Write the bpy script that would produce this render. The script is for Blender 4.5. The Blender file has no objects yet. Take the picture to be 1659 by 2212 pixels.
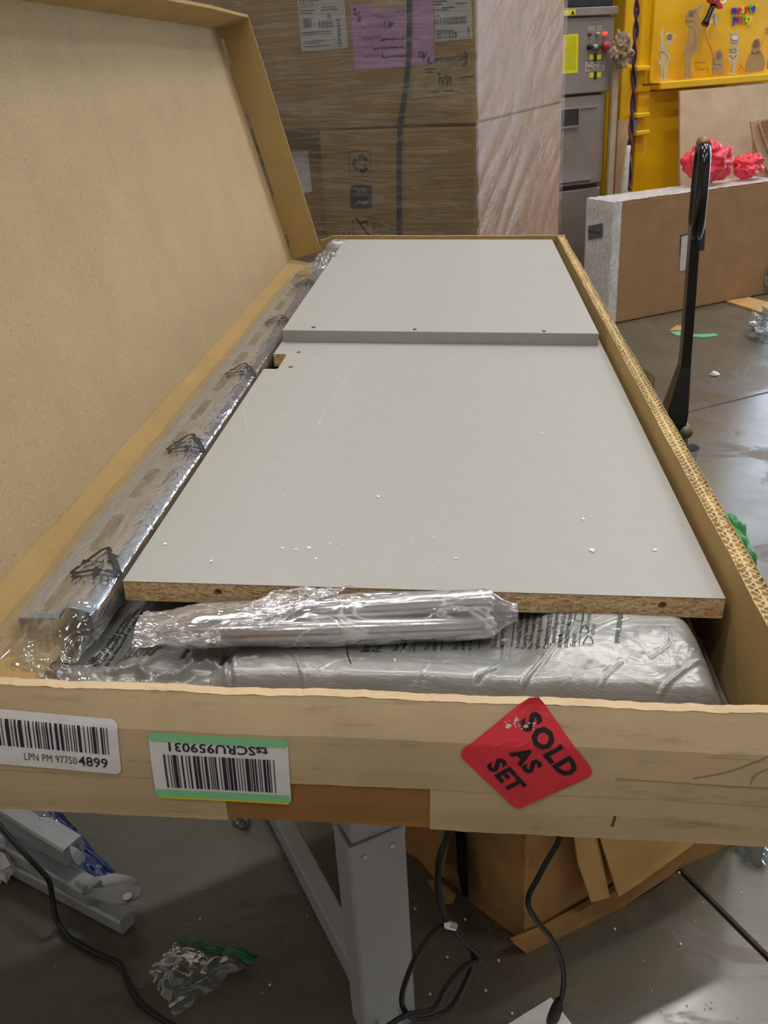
import bpy, math, random
import numpy as np
from mathutils import Matrix, Vector, noise

random.seed(11)
scene = bpy.context.scene
col = scene.collection

# ------------------------------------------------------------------ camera
CAM_H = 1.42
F_PX, IMG_W, IMG_H = 2000.0, 1659.0, 2212.0
CR = np.array([[0.995477, -0.013777, -0.093994],      # columns: camera right, down, forward in world
               [0.078294, -0.441381, 0.893897],
               [-0.053802, -0.897214, -0.438307]])
cam_data = bpy.data.cameras.new('camera')
cam = bpy.data.objects.new('camera', cam_data)
col.objects.link(cam)
cam_data.sensor_fit = 'VERTICAL'
cam_data.sensor_height = 24.0
cam_data.lens = 24.0 * F_PX / IMG_H
cam_data.clip_start = 0.05
cam_data.dof.use_dof = True
cam_data.dof.focus_distance = 1.12
cam_data.dof.aperture_fstop = 14.0
mw = Matrix.Identity(4)
for i in range(3):
    mw[i][0], mw[i][1], mw[i][2] = CR[i, 0], -CR[i, 1], -CR[i, 2]
mw[2][3] = CAM_H
cam.matrix_world = mw
scene.camera = cam

# ------------------------------------------------------------------ world, lights, exposure
world = bpy.data.worlds.new('daylight')
scene.world = world
world.use_nodes = True
bg = world.node_tree.nodes['Background']
bg.inputs[0].default_value = (0.72, 0.83, 1.0, 1)
bg.inputs[1].default_value = 5.2
scene.view_settings.view_transform = 'Standard'
scene.view_settings.look = 'None'
scene.view_settings.exposure = -0.47
scene.view_settings.gamma = 1.0
scene.view_settings.use_curve_mapping = False
cy = scene.cycles
cy.use_denoising = True
cy.max_bounces = 8
cy.diffuse_bounces = 4
cy.glossy_bounces = 3
cy.transparent_max_bounces = 24
cy.transmission_bounces = 4
cy.caustics_reflective = False
cy.caustics_refractive = False
cy.sample_clamp_indirect = 6.0
LAMP_POWER = 42.0
CEILING = 6.0
# room-frame (u, v) positions of the ceiling strip lights
LAMP_SPOTS = [(-1.6, -1.2, 0.9), (1.0, -1.2, 0.9), (3.6, -1.2, 0.9), (-1.6, 1.9, 1.2), (1.0, 1.9, 1.2), (3.6, 1.9, 1.3), (1.0, 4.9, 1.7), (3.6, 3.6, 1.9), (6.2, 3.2, 1.7)]

# ------------------------------------------------------------------ frames of reference
class Frame:
    def __init__(self, axes, origin):
        self.A = np.array(axes, float)          # rows: local axes in world
        self.O = np.array(origin, float)
    def mat(self, base=(0, 0, 0)):
        m = Matrix.Identity(4)
        o = self.O + np.array(base, float) @ self.A
        for i in range(3):
            for j in range(3):
                m[i][j] = self.A[j, i]
            m[i][3] = o[i]
        return m
    def to(self, p):                            # world -> local
        return self.A @ (np.array(p, float) - self.O)

def rotz(deg):
    c, s = math.cos(math.radians(deg)), math.sin(math.radians(deg))
    return [[c, s, 0], [-s, c, 0], [0, 0, 1]]

WORLD = Frame(np.eye(3), (0, 0, 0))
ROOM = Frame(rotz(30), (0, 0, 0))               # the building: floor joints, machines, desk
BOX = Frame([[0.999183, -0.000384, -0.040410], [0.0, 0.999955, -0.009493], [0.040412, 0.009485, 0.999138]],
            (-0.355629, 0.793479, 0.956574))    # the open carton on the desk
STACK = Frame(rotz(-20), (0.03, 3.3, 0))        # the wrapped pallet stack

def at(px, py, fr, axis, val):
    """Point of the place seen at a pixel of the photograph, on the plane local[axis] = val."""
    d = CR @ np.array([px - IMG_W / 2, py - IMG_H / 2, F_PX])
    o = fr.to((0, 0, CAM_H))
    dl = fr.A @ d
    t = (val - o[axis]) / dl[axis]
    return tuple(o + dl * t)

# ------------------------------------------------------------------ geometry helpers
class G:
    def __init__(self):
        self.v, self.f, self.m = [], [], []
    def add(self, vs, fs, mi=0):
        n = len(self.v)
        self.v += [tuple(map(float, p)) for p in vs]
        self.f += [tuple(i + n for i in f) for f in fs]
        self.m += [mi] * len(fs)
        return self
    def box(self, a, b, mi=0):
        (x0, y0, z0), (x1, y1, z1) = a, b
        vs = [(x0, y0, z0), (x1, y0, z0), (x1, y1, z0), (x0, y1, z0), (x0, y0, z1), (x1, y0, z1), (x1, y1, z1), (x0, y1, z1)]
        return self.add(vs, [(3, 2, 1, 0), (4, 5, 6, 7), (0, 1, 5, 4), (1, 2, 6, 5), (2, 3, 7, 6), (3, 0, 4, 7)], mi)
    def rbox(self, a, b, r=0.004, mi=0):
        """box with chamfered edges"""
        a, b = np.array(a, float), np.array(b, float)
        r = min(r, *(0.45 * (b - a)))
        pts, idx = [], {}
        for sx in (0, 1):
            for sy in (0, 1):
                for sz in (0, 1):
                    s = (sx, sy, sz)
                    c = [b[k] if s[k] else a[k] for k in range(3)]
                    i = [(-r if s[k] else r) for k in range(3)]
                    for k in range(3):
                        p = [c[q] + (0 if q == k else i[q]) for q in range(3)]
                        idx[(s, k)] = len(pts); pts.append(p)
        fs = []
        for k in range(3):
            o1, o2 = (k + 1) % 3, (k + 2) % 3
            for sk in (0, 1):
                q = []
                for s1, s2 in ((0, 0), (1, 0), (1, 1), (0, 1)):
                    s = [0, 0, 0]; s[k] = sk; s[o1] = s1; s[o2] = s2
                    q.append(idx[(tuple(s), k)])
                fs.append(tuple(q if sk else q[::-1]))
            for s1 in (0, 1):
                for s2 in (0, 1):
                    s = [0, 0, 0]; s[o1] = s1; s[o2] = s2
                    t = list(s); t[k] = 1
                    s, t = tuple(s), tuple(t)
                    q = [idx[(s, o1)], idx[(t, o1)], idx[(t, o2)], idx[(s, o2)]]
                    fs.append(tuple(q if s1 == s2 else q[::-1]))
        for sx in (0, 1):
            for sy in (0, 1):
                for sz in (0, 1):
                    s = (sx, sy, sz)
                    q = [idx[(s, 0)], idx[(s, 1)], idx[(s, 2)]]
                    fs.append(tuple(q if (sx + sy + sz) % 2 else q[::-1]))
        return self.add(pts, fs, mi)
    def tube(self, path, r, n=10, cap=True, mi=0, closed=False):
        P = [Vector(p) for p in path]
        R = r if hasattr(r, '__len__') else [r] * len(P)
        t0 = (P[1] - P[0]).normalized()
        ref = Vector((0, 0, 1)) if abs(t0.z) < 0.9 else Vector((1, 0, 0))
        u = t0.cross(ref).normalized()
        vs, N = [], len(P)
        for i, p in enumerate(P):
            if closed:
                t = (P[(i + 1) % N] - P[i - 1]).normalized()
            else:
                t = (P[min(i + 1, N - 1)] - P[max(i - 1, 0)]).normalized()
            u = (u - t * u.dot(t)).normalized()
            w = t.cross(u)
            for k in range(n):
                a = 2 * math.pi * k / n
                vs.append(p + (u * math.cos(a) + w * math.sin(a)) * R[i])
        fs = []
        for i in range(N if closed else N - 1):
            j = (i + 1) % N
            for k in range(n):
                l = (k + 1) % n
                fs.append((i * n + k, i * n + l, j * n + l, j * n + k))
        if cap and not closed:
            fs += [tuple(range(n))[::-1], tuple((N - 1) * n + k for k in range(n))]
        return self.add(vs, fs, mi)
    def grid(self, fn, us, ws, mi=0, wrap=False):
        """surface fn(u, w) sampled on the lists us x ws"""
        vs = [fn(u, w) for u in us for w in ws]
        n, k = len(us), len(ws)
        fs = []
        for i in range(n - 1):
            for j in range(k if wrap else k - 1):
                l = (j + 1) % k
                fs.append((i * k + j, (i + 1) * k + j, (i + 1) * k + l, i * k + l))
        return self.add(vs, fs, mi)
    def sheet(self, fn, us, ws, thick, mi=0):
        """closed sheet: front surface fn(u, w) and the same moved by the vector thick(u, w)"""
        n, k = len(us), len(ws)
        A = [Vector(fn(u, w)) for u in us for w in ws]
        T = [Vector(thick(u, w)) for u in us for w in ws]
        Bk = [a + t for a, t in zip(A, T)]
        N = n * k
        fs = []
        for i in range(n - 1):
            for j in range(k - 1):
                q = (i * k + j, (i + 1) * k + j, (i + 1) * k + j + 1, i * k + j + 1)
                fs.append(q); fs.append(tuple(x + N for x in q[::-1]))
        rim = [i * k for i in range(n)] + [(n - 1) * k + j for j in range(1, k)] + [i * k + k - 1 for i in range(n - 2, -1, -1)] + [j for j in range(k - 2, 0, -1)]
        for a, b in zip(rim, rim[1:] + rim[:1]):
            fs.append((b, a, a + N, b + N))
        return self.add(A + Bk, fs, mi)
    def prism(self, poly, axis, a, b, mi=0):
        """flat outline (list of 3-D points) swept from local[axis]=a to b; concave outlines allowed"""
        n = len(poly)
        def put(val):
            out = []
            for p in poly:
                p = list(p); p[axis] = val; out.append(p)
            return out
        vs = put(a) + put(b)
        fs = [tuple(range(n)), tuple(range(2 * n - 1, n - 1, -1))]
        fs += [(i, i + n, (i + 1) % n + n, (i + 1) % n) for i in range(n)]
        return self.add(vs, fs, mi)
    def ribbon(self, pts, w, nrm):
        """flat stroke of width w along a polyline, lying across the normal nrm"""
        P = [Vector(p) for p in pts]; nv = Vector(nrm)
        vs = []
        for i, p in enumerate(P):
            t = (P[min(i + 1, len(P) - 1)] - P[max(i - 1, 0)]).normalized()
            s = t.cross(nv).normalized() * (w / 2)
            vs += [p - s, p + s]
        return self.add(vs, [(2 * i, 2 * i + 1, 2 * i + 3, 2 * i + 2) for i in range(len(P) - 1)])
    def map(self, fn):
        self.v = [tuple(fn(p)) for p in self.v]
        return self

def frange(a, b, n):
    return [a + (b - a) * i / (n - 1) for i in range(n)]

def lerp(a, b, t):
    return a + (b - a) * t

def smooth(e0, e1, x):
    t = min(1.0, max(0.0, (x - e0) / (e1 - e0)))
    return t * t * (3 - 2 * t)

def interp(x, tab):
    if x <= tab[0][0]: return tab[0][1]
    for (a, p), (b, q) in zip(tab, tab[1:]):
        if x <= b: return p + (q - p) * (x - a) / (b - a)
    return tab[-1][1]

def nz(x, y, z=0.0):
    return noise.noise(Vector((x, y, z)))

def spline(pts, k=8):
    """Catmull-Rom through the points"""
    P = [np.array(p, float) for p in pts]
    P = [2 * P[0] - P[1]] + P + [2 * P[-1] - P[-2]]
    out = []
    for i in range(1, len(P) - 2):
        a, b, c, d = P[i - 1:i + 3]
        for s in range(k):
            t = s / k
            out.append(tuple(0.5 * (2 * b + (c - a) * t + (2 * a - 5 * b + 4 * c - d) * t * t + (3 * b - a - 3 * c + d) * t ** 3)))
    out.append(tuple(P[-2]))
    return out

def curve_to_g(data):
    ob = bpy.data.objects.new('tmp', data)
    col.objects.link(ob)
    dg = bpy.context.evaluated_depsgraph_get()
    me = bpy.data.meshes.new_from_object(ob.evaluated_get(dg))
    g = G()
    g.add([v.co[:] for v in me.vertices], [tuple(p.vertices) for p in me.polygons])
    bpy.data.objects.remove(ob); bpy.data.curves.remove(data); bpy.data.meshes.remove(me)
    return g

def text(s, size, bold=0.0, align='LEFT', spacing=1.0):
    """lettering as flat geometry in the x-y plane"""
    cu = bpy.data.curves.new('tmp', 'FONT')
    cu.body = s; cu.size = size; cu.offset = bold * size; cu.align_x = align
    cu.space_character = spacing; cu.resolution_u = 2; cu.fill_mode = 'FRONT'
    return curve_to_g(cu)

def fit(g, width):
    a, b = min(v[0] for v in g.v), max(v[0] for v in g.v)
    k = width / (b - a)
    return g.map(lambda p: ((p[0] - a) * k, p[1], p[2]))

def plate(outer, holes, thick):
    """flat plate in x-y with real holes, centred on z = 0"""
    cu = bpy.data.curves.new('tmp', 'CURVE')
    cu.dimensions = '2D'; cu.fill_mode = 'BOTH'; cu.extrude = thick / 2
    for ring in [outer] + holes:
        sp = cu.splines.new('POLY'); sp.points.add(len(ring) - 1); sp.use_cyclic_u = True
        for q, (x, y) in zip(sp.points, ring): q.co = (x, y, 0, 1)
    return curve_to_g(cu)

def ring(cx, cy_, r, n=16, ry=None):
    ry = ry or r
    return [(cx + r * math.cos(2 * math.pi * k / n), cy_ + ry * math.sin(2 * math.pi * k / n)) for k in range(n)]

def rrect(x0, y0, x1, y1, r, n=4):
    out = []
    for cx, cy_, a0 in ((x1 - r, y1 - r, 0), (x0 + r, y1 - r, 90), (x0 + r, y0 + r, 180), (x1 - r, y0 + r, 270)):
        for k in range(n + 1):
            a = math.radians(a0 + 90 * k / n)
            out.append((cx + r * math.cos(a), cy_ + r * math.sin(a)))
    return out

# ------------------------------------------------------------------ scene-graph helpers
BASE = {}

def mesh_of(name, g, mats, base, shade):
    me = bpy.data.meshes.new(name)
    b = np.array(base, float)
    vs = (np.array(g.v) - b).tolist() if len(g.v) else []
    me.from_pydata(vs, [], g.f)
    for m in (mats if isinstance(mats, (list, tuple)) else [mats]):
        me.materials.append(m)
    me.polygons.foreach_set('material_index', g.m)
    if shade:
        me.polygons.foreach_set('use_smooth', [True] * len(g.f))
    me.update()
    return me

def tag(o, label=None, cat=None, group=None, kind=None):
    if label: o['label'] = label
    if cat: o['category'] = cat
    if group: o['group'] = group
    if kind: o['kind'] = kind
    return o

def thing(name, label, cat, fr, base, group=None):
    o = bpy.data.objects.new(name, None)
    o.empty_display_size = 0.05
    col.objects.link(o)
    o.matrix_world = fr.mat(base)
    BASE[o.name] = base
    return tag(o, label, cat, group)

def part(name, g, mats, parent, shade=False, label=None, kind=None):
    base = BASE[parent.name]
    o = bpy.data.objects.new(name, mesh_of(name, g, mats, base, shade))
    col.objects.link(o)
    o.parent = parent
    BASE[o.name] = base
    return tag(o, label, kind=kind)

def solo(name, label, cat, fr, base, g, mats, shade=False, group=None, kind=None):
    o = bpy.data.objects.new(name, mesh_of(name, g, mats, base, shade))
    col.objects.link(o)
    o.matrix_world = fr.mat(base)
    BASE[o.name] = base
    return tag(o, label, cat, group, kind)

def struct(name, g, mats, fr=ROOM, base=(0, 0, 0), shade=False, label=None):
    o = bpy.data.objects.new(name, mesh_of(name, g, mats, base, shade))
    col.objects.link(o)
    o.matrix_world = fr.mat(base)
    BASE[o.name] = base
    return tag(o, label, kind='structure')

# ------------------------------------------------------------------ materials
def lin(c):
    return tuple((x / 255 / 12.92 if x / 255 <= 0.04045 else ((x / 255 + 0.055) / 1.055) ** 2.4) for x in c) + (1,)

class NT:
    def __init__(self, name):
        self.m = bpy.data.materials.new(name)
        self.m.use_nodes = True
        self.t = self.m.node_tree
        self.b = self.t.nodes['Principled BSDF']
        self.out = self.t.nodes['Material Output']
        self.co = self.t.nodes.new('ShaderNodeTexCoord').outputs['Object']
    def n(self, typ, **kw):
        x = self.t.nodes.new(typ)
        for k, v in kw.items(): setattr(x, k, v)
        return x
    def l(self, a, b): self.t.links.new(a, b)
    def coords(self, scale=(1, 1, 1), rot=(0, 0, 0)):
        mp = self.n('ShaderNodeMapping')
        mp.inputs['Scale'].default_value = scale; mp.inputs['Rotation'].default_value = rot
        self.l(self.co, mp.inputs[0]); return mp.outputs[0]
    def noise(self, scale, detail=3, rough=0.55, stretch=(1, 1, 1), rot=(0, 0, 0), dist=0.0):
        x = self.n('ShaderNodeTexNoise')
        x.inputs['Scale'].default_value = scale; x.inputs['Detail'].default_value = detail
        x.inputs['Roughness'].default_value = rough; x.inputs['Distortion'].default_value = dist
        self.l(self.coords(stretch, rot), x.inputs['Vector']); return x.outputs['Fac']
    def vor(self, scale, feature='F1', stretch=(1, 1, 1), out='Distance'):
        x = self.n('ShaderNodeTexVoronoi', feature=feature)
        x.inputs['Scale'].default_value = scale
        self.l(self.coords(stretch), x.inputs['Vector']); return x.outputs[out]
    def ramp(self, fac, stops):
        x = self.n('ShaderNodeValToRGB')
        e = x.color_ramp.elements
        while len(e) < len(stops): e.new(0.5)
        for el, (p, c) in zip(e, stops):
            el.position = p; el.color = c if len(c) == 4 else lin(c)
        self.l(fac, x.inputs[0]); return x.outputs[0]
    def mix(self, fac, a, b):
        x = self.n('ShaderNodeMix', data_type='RGBA')
        for s, val in ((0, fac), (6, a), (7, b)):
            if hasattr(val, 'is_output'): self.l(val, x.inputs[s])
            elif s == 0: x.inputs[s].default_value = val
            else: x.inputs[s].default_value = val if len(val) == 4 else lin(val)
        return x.outputs[2]
    def math(self, op, a, b=0.0):
        x = self.n('ShaderNodeMath', operation=op)
        for s, val in ((0, a), (1, b)):
            if hasattr(val, 'is_output'): self.l(val, x.inputs[s])
            else: x.inputs[s].default_value = val
        return x.outputs[0]
    def bump(self, h, strength, dist=0.002, prev=None):
        x = self.n('ShaderNodeBump')
        x.inputs['Strength'].default_value = strength; x.inputs['Distance'].default_value = dist
        self.l(h, x.inputs['Height'])
        if prev is not None: self.l(prev, x.inputs['Normal'])
        return x.outputs[0]
    def set(self, **kw):
        for k, v in kw.items():
            s = self.b.inputs[{'color': 'Base Color', 'rough': 'Roughness', 'metal': 'Metallic', 'normal': 'Normal', 'spec': 'Specular IOR Level',
                               'alpha': 'Alpha', 'emit': 'Emission Color', 'estr': 'Emission Strength', 'coat': 'Coat Weight', 'aniso': 'Anisotropic',
                               'trans': 'Transmission Weight', 'sheen': 'Sheen Weight'}[k]]
            if hasattr(v, 'is_output'): self.l(v, s)
            elif isinstance(v, tuple): s.default_value = v if len(v) == 4 else lin(v)
            else: s.default_value = v
        return self

def plain(name, c, rough=0.5, metal=0.0, var=0.12, scale=30, bump=0.0, bscale=200, spec=0.5, stretch=(1, 1, 1)):
    t = NT(name)
    d = tuple(max(0, x * (1 - var)) for x in c); u = tuple(min(255, x * (1 + var * 0.6)) for x in c)
    t.set(color=t.ramp(t.noise(scale, 4, stretch=stretch), [(0.3, d), (0.7, u)]), rough=rough, metal=metal, spec=spec)
    if bump: t.set(normal=t.bump(t.noise(bscale, 2, stretch=stretch), bump))
    return t.m

def kraft(name, c, fib=1.0, dirt=0.0, var=0.07, stretch=(1, 1, 1)):
    """cardboard paper: pulp mottling plus short light and dark fibres"""
    t = NT(name)
    d = tuple(x * (1 - var) for x in c); u = tuple(min(255, x * (1 + var)) for x in c)
    base = t.ramp(t.noise(9, 5, 0.6, stretch), [(0.3, d), (0.7, u)])
    fibre = t.noise(420, 2, 0.5, (1, 0.45, 0.6), (0.4, 0.3, 0.5), 0.6)
    base = t.mix(t.math('MULTIPLY', t.ramp(fibre, [(0.60, (0, 0, 0)), (0.74, (255, 255, 255))]), 0.30 * fib), base, tuple(min(255, x * 1.18) for x in c))
    base = t.mix(t.math('MULTIPLY', t.ramp(fibre, [(0.26, (255, 255, 255)), (0.40, (0, 0, 0))]), 0.26 * fib), base, tuple(x * 0.72 for x in c))
    if dirt:
        g = t.noise(26, 5, 0.7, (0.35, 1, 2.6))
        base = t.mix(t.math('MULTIPLY', t.ramp(g, [(0.56, (0, 0, 0)), (0.74, (255, 255, 255))]), dirt), base, tuple(x * 0.55 for x in c))
    t.set(color=base, rough=0.82, spec=0.25)
    t.set(normal=t.bump(t.noise(300, 3, 0.6, (1, 0.6, 0.7)), 0.10, 0.001))
    return t.m

def film(name, tint, milky=0.12, gloss=0.22, wr=18.0, stretch=(1, 1, 1), rot=(0, 0, 0), strength=0.5, rough=0.09, white=(225, 228, 232), dist=0.006, haze=0.0):
    """thin clear plastic film: see-through, with milky folds and sharp glints"""
    t = NT(name)
    t.t.nodes.remove(t.b)
    h = t.noise(wr, 2, 0.5, stretch, rot, 0.6)
    fold = t.noise(wr * 1.9, 2, 0.5, stretch, rot, 1.0)
    ridged = t.math('ABSOLUTE', t.math('SUBTRACT', fold, 0.5))
    hh = t.math('ADD', t.math('MULTIPLY', h, 0.5), t.math('MULTIPLY', t.math('MINIMUM', ridged, 0.12), 2.2))
    nb = t.bump(hh, strength, dist)
    tr = t.n('ShaderNodeBsdfTransparent'); tr.inputs[0].default_value = lin(tint)
    gl = t.n('ShaderNodeBsdfGlossy'); gl.inputs['Roughness'].default_value = rough; gl.inputs[0].default_value = (1, 1, 1, 1)
    df = t.n('ShaderNodeBsdfDiffuse'); df.inputs[0].default_value = lin(white)
    t.l(nb, gl.inputs['Normal']); t.l(nb, df.inputs['Normal'])
    lw = t.n('ShaderNodeLayerWeight'); lw.inputs[0].default_value = 0.25; t.l(nb, lw.inputs['Normal'])
    fg = t.math('MINIMUM', t.math('ADD', t.math('MULTIPLY', lw.outputs['Fresnel'], gloss), gloss * 0.22), 0.5)
    fm = t.math('MULTIPLY', t.ramp(ridged, [(0.0, (255, 255, 255)), (0.05, (120, 120, 120)), (0.2, (70, 70, 70))]), milky)
    fm = t.math('ADD', fm, haze)
    m1 = t.n('ShaderNodeMixShader'); t.l(fm, m1.inputs[0]); t.l(tr.outputs[0], m1.inputs[1]); t.l(df.outputs[0], m1.inputs[2])
    m2 = t.n('ShaderNodeMixShader'); t.l(fg, m2.inputs[0]); t.l(m1.outputs[0], m2.inputs[1]); t.l(gl.outputs[0], m2.inputs[2])
    t.l(m2.outputs[0], t.out.inputs['Surface'])
    return t.m

def concrete():
    t = NT('stained_concrete')
    a = t.noise(0.8, 6, 0.62); b = t.noise(5.0, 6, 0.7); c = t.noise(60, 3, 0.6)
    base = t.ramp(a, [(0.3, (88, 84, 72)), (0.5, (104, 99, 85)), (0.7, (116, 111, 97))])
    base = t.mix(t.math('MULTIPLY', t.ramp(b, [(0.45, (0, 0, 0)), (0.75, (255, 255, 255))]), 0.35), base, (82, 76, 64))
    st = t.ramp(t.noise(2.2, 7, 0.72, dist=0.8), [(0.53, (0, 0, 0)), (0.60, (255, 255, 255))])
    base = t.mix(t.math('MULTIPLY', st, 0.6), base, (84, 62, 50))
    base = t.mix(t.math('MULTIPLY', t.ramp(c, [(0.35, (255, 255, 255)), (0.5, (0, 0, 0))]), 0.12), base, (66, 62, 54))
    r = t.ramp(t.math('ADD', t.math('MULTIPLY', b, 0.5), t.math('MULTIPLY', st, 0.45)), [(0.15, (120, 120, 120)), (0.7, (185, 185, 185))])
    t.set(color=base, rough=r, spec=0.75, normal=t.bump(b, 0.05, 0.004))
    return t.m

def particle():
    t = NT('particle_board')
    v = t.vor(430, 'F1', (0.5, 1, 1.3), 'Color')
    s = t.n('ShaderNodeSeparateColor'); t.l(v, s.inputs[0])
    base = t.ramp(s.outputs[0], [(0.0, (190, 148, 98)), (0.3, (220, 184, 132)), (0.7, (236, 206, 158)), (1.0, (248, 228, 188))])
    base = t.mix(t.math('MULTIPLY', t.ramp(t.noise(520, 3), [(0.56, (0, 0, 0)), (0.66, (255, 255, 255))]), 0.38), base, (140, 98, 56))
    t.set(color=base, rough=0.85, normal=t.bump(s.outputs[0], 0.10, 0.0006))
    return t.m

def foil():
    """grey polythene skin of the foam cushions"""
    t = NT('grey_poly_skin')
    a = t.noise(30, 4)
    base = t.ramp(a, [(0.3, (158, 159, 158)), (0.7, (172, 173, 171))])
    cr = t.noise(34, 4, 0.65, (0.5, 1, 1), (0, 0, 0.6), 1.6)
    n1 = t.bump(t.math('MINIMUM', t.math('ABSOLUTE', t.math('SUBTRACT', cr, 0.5)), 0.1), 0.20, 0.010)
    n2 = t.bump(t.noise(130, 2, 0.5, (1, 0.5, 1)), 0.05, 0.002, n1)
    t.set(color=base, rough=0.32, spec=0.6, metal=0.3, normal=n2)
    return t.m

def brushed():
    t = NT('brushed_steel')
    t.set(color=t.ramp(t.noise(3, 4), [(0.3, (150, 142, 138)), (0.7, (172, 164, 158))]), metal=0.35,
          rough=t.ramp(t.noise(60, 3, 0.6, (1, 1, 0.03)), [(0.3, (95, 95, 95)), (0.7, (140, 140, 140))]))
    return t.m

KR = kraft('kraft_liner', (188, 165, 128), 1.7, 0.0, 0.025)
KR_IN = kraft('kraft_liner_inside', (176, 148, 98), 0.8, 0.0, 0.04)
KR_OUT = kraft('kraft_outer_brown', (164, 118, 72), 0.6)
KR_TAPE = kraft('paper_tape_kraft', (210, 185, 150), 0.5, 0.6, 0.05)
KR_CORE = kraft('torn_corrugation', (216, 194, 150), 1.2, 0.15, 0.10)
KR_STACK = kraft('carton_tan', (176, 142, 100), 0.5, 0.12)
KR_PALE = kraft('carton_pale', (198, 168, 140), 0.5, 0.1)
KR_OLD = kraft('carton_worn', (172, 130, 84), 0.6, 0.35, 0.1)
GREY_PANEL = plain('grey_melamine', (177, 176, 172), 0.42, 0, 0.012, 40, 0.05, 900, 0.4)
GREY_EDGE = plain('grey_edge_band', (160, 160, 158), 0.5, 0, 0.02, 40)
PARTICLE = particle()
FLAKE = plain('paint_flake', (238, 237, 233), 0.6, 0, 0.03)
SCRATCH = plain('pale_scratch', (204, 203, 199), 0.4, 0, 0.02)
FOIL = foil()
INK = plain('black_print', (34, 33, 36), 0.55, 0, 0.05)
INK_GREY = plain('grey_print', (92, 90, 92), 0.6, 0, 0.05)
INK_BLUE = plain('dark_blue_print', (46, 44, 64), 0.6, 0, 0.1)
LABEL = plain('label_paper', (246, 243, 247), 0.55, 0, 0.03, 60)
LABEL_GREY = plain('label_paper_grey', (206, 206, 206), 0.6, 0, 0.04, 60)
GREEN_BAND = plain('pale_green_print', (148, 222, 168), 0.55, 0, 0.02)
YELLOW_BAND = plain('yellow_print', (238, 222, 40), 0.55, 0, 0.02)
RED_LABEL = plain('red_sticker', (240, 62, 78), 0.5, 0, 0.05, 50)
PURPLE = plain('purple_paper', (206, 152, 206), 0.7, 0, 0.04)
MASK_TAPE = plain('masking_tape', (200, 178, 128), 0.7, 0, 0.05)
CHROME = plain('bright_steel', (222, 222, 222), 0.24, 1.0, 0.03)
RAIL = plain('satin_silver_paint', (158, 164, 170), 0.38, 0.55, 0.03)
LEG_GREY = plain('grey_powder_coat', (178, 178, 182), 0.5, 0, 0.02, 40, 0.08, 1200)
DARK = plain('black_rubber', (20, 20, 21), 0.45, 0, 0.1)
GLOSS_BLACK = plain('black_enamel', (12, 12, 13), 0.16, 0, 0.1, spec=0.6)
STEEL = brushed()
STEEL_DARK = plain('dark_recess', (62, 60, 60), 0.5, 0.4, 0.1)
YELLOW = plain('machine_yellow', (240, 188, 0), 0.42, 0, 0.04, 6)
YELLOW_TAG = plain('warning_yellow', (232, 226, 20), 0.5, 0, 0.03)
CUTOUT = kraft('cutout_cardboard', (184, 150, 100), 0.3)
CUTOUT_PALE = kraft('cutout_cardboard_pale', (214, 192, 142), 0.3)
WOODSHEET = plain('pale_fibreboard', (214, 188, 158), 0.75, 0, 0.06, 8)
RED_BAG = plain('red_plastic_bag', (244, 62, 84), 0.35, 0, 0.10, 30, 0.5, 40)
GREEN_BAG = plain('green_plastic', (58, 146, 78), 0.42, 0, 0.15, 12)
TEAL = plain('teal_plastic', (110, 190, 160), 0.4, 0, 0.1)
BLUE_FILM = plain('blue_plastic', (30, 48, 104), 0.32, 0, 0.4, 14)
WHITE = plain('white_matt', (228, 228, 226), 0.6, 0, 0.03)
FLOOR = concrete()
JOINT = plain('joint_filler', (62, 50, 40), 0.9, 0, 0.2)
WALL = plain('painted_wall', (206, 202, 192), 0.8, 0, 0.04, 2)
CEIL = plain('ceiling_sheet', (214, 212, 206), 0.8, 0, 0.03, 2)
ORANGE = plain('orange_string', (240, 170, 70), 0.7, 0, 0.05)
def lamp_mat():
    t = NT('lamp_diffuser'); t.set(color=(250, 248, 240), emit=(255, 247, 232), estr=14.0); return t.m
LAMP = lamp_mat()
def led_mat():
    t = NT('lit_indicator'); t.set(color=(250, 90, 50), emit=(255, 80, 40), estr=1.2); return t.m
LED = led_mat()
FILM = film('clear_polybag', (240, 241, 246), 0.16, 0.38, 26, (1, 0.35, 1), (0, 0, 0.25), 0.30, 0.09, (225, 228, 236), 0.006, 0.05)
FILM_TUBE = film('clear_polybag_soft', (242, 242, 244), 0.50, 0.30, 20, (0.45, 1, 1), (0, 0, 0.35), 0.24, 0.13, (236, 232, 236), 0.006, 0.10)
WRAP = film('stretch_wrap_front', (228, 228, 228), 0.16, 0.26, 8, (0.22, 1, 3.0), (0, 0.06, 0), 0.35, 0.22, (214, 214, 208))
WRAP_SIDE = film('stretch_wrap_side', (244, 236, 230), 0.06, 0.17, 15, (1, 0.45, 1.6), (-0.75, 0, 0), 0.28, 0.24, (236, 222, 216))
WRAP_BOX = film('shrink_wrap', (246, 246, 250), 0.28, 0.45, 12, (1, 1, 0.6), (0, 0, 0), 0.35, 0.14, (250, 250, 255), 0.006, 0.60)  # haze whitens this film in place of daylight on the long carton

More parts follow.
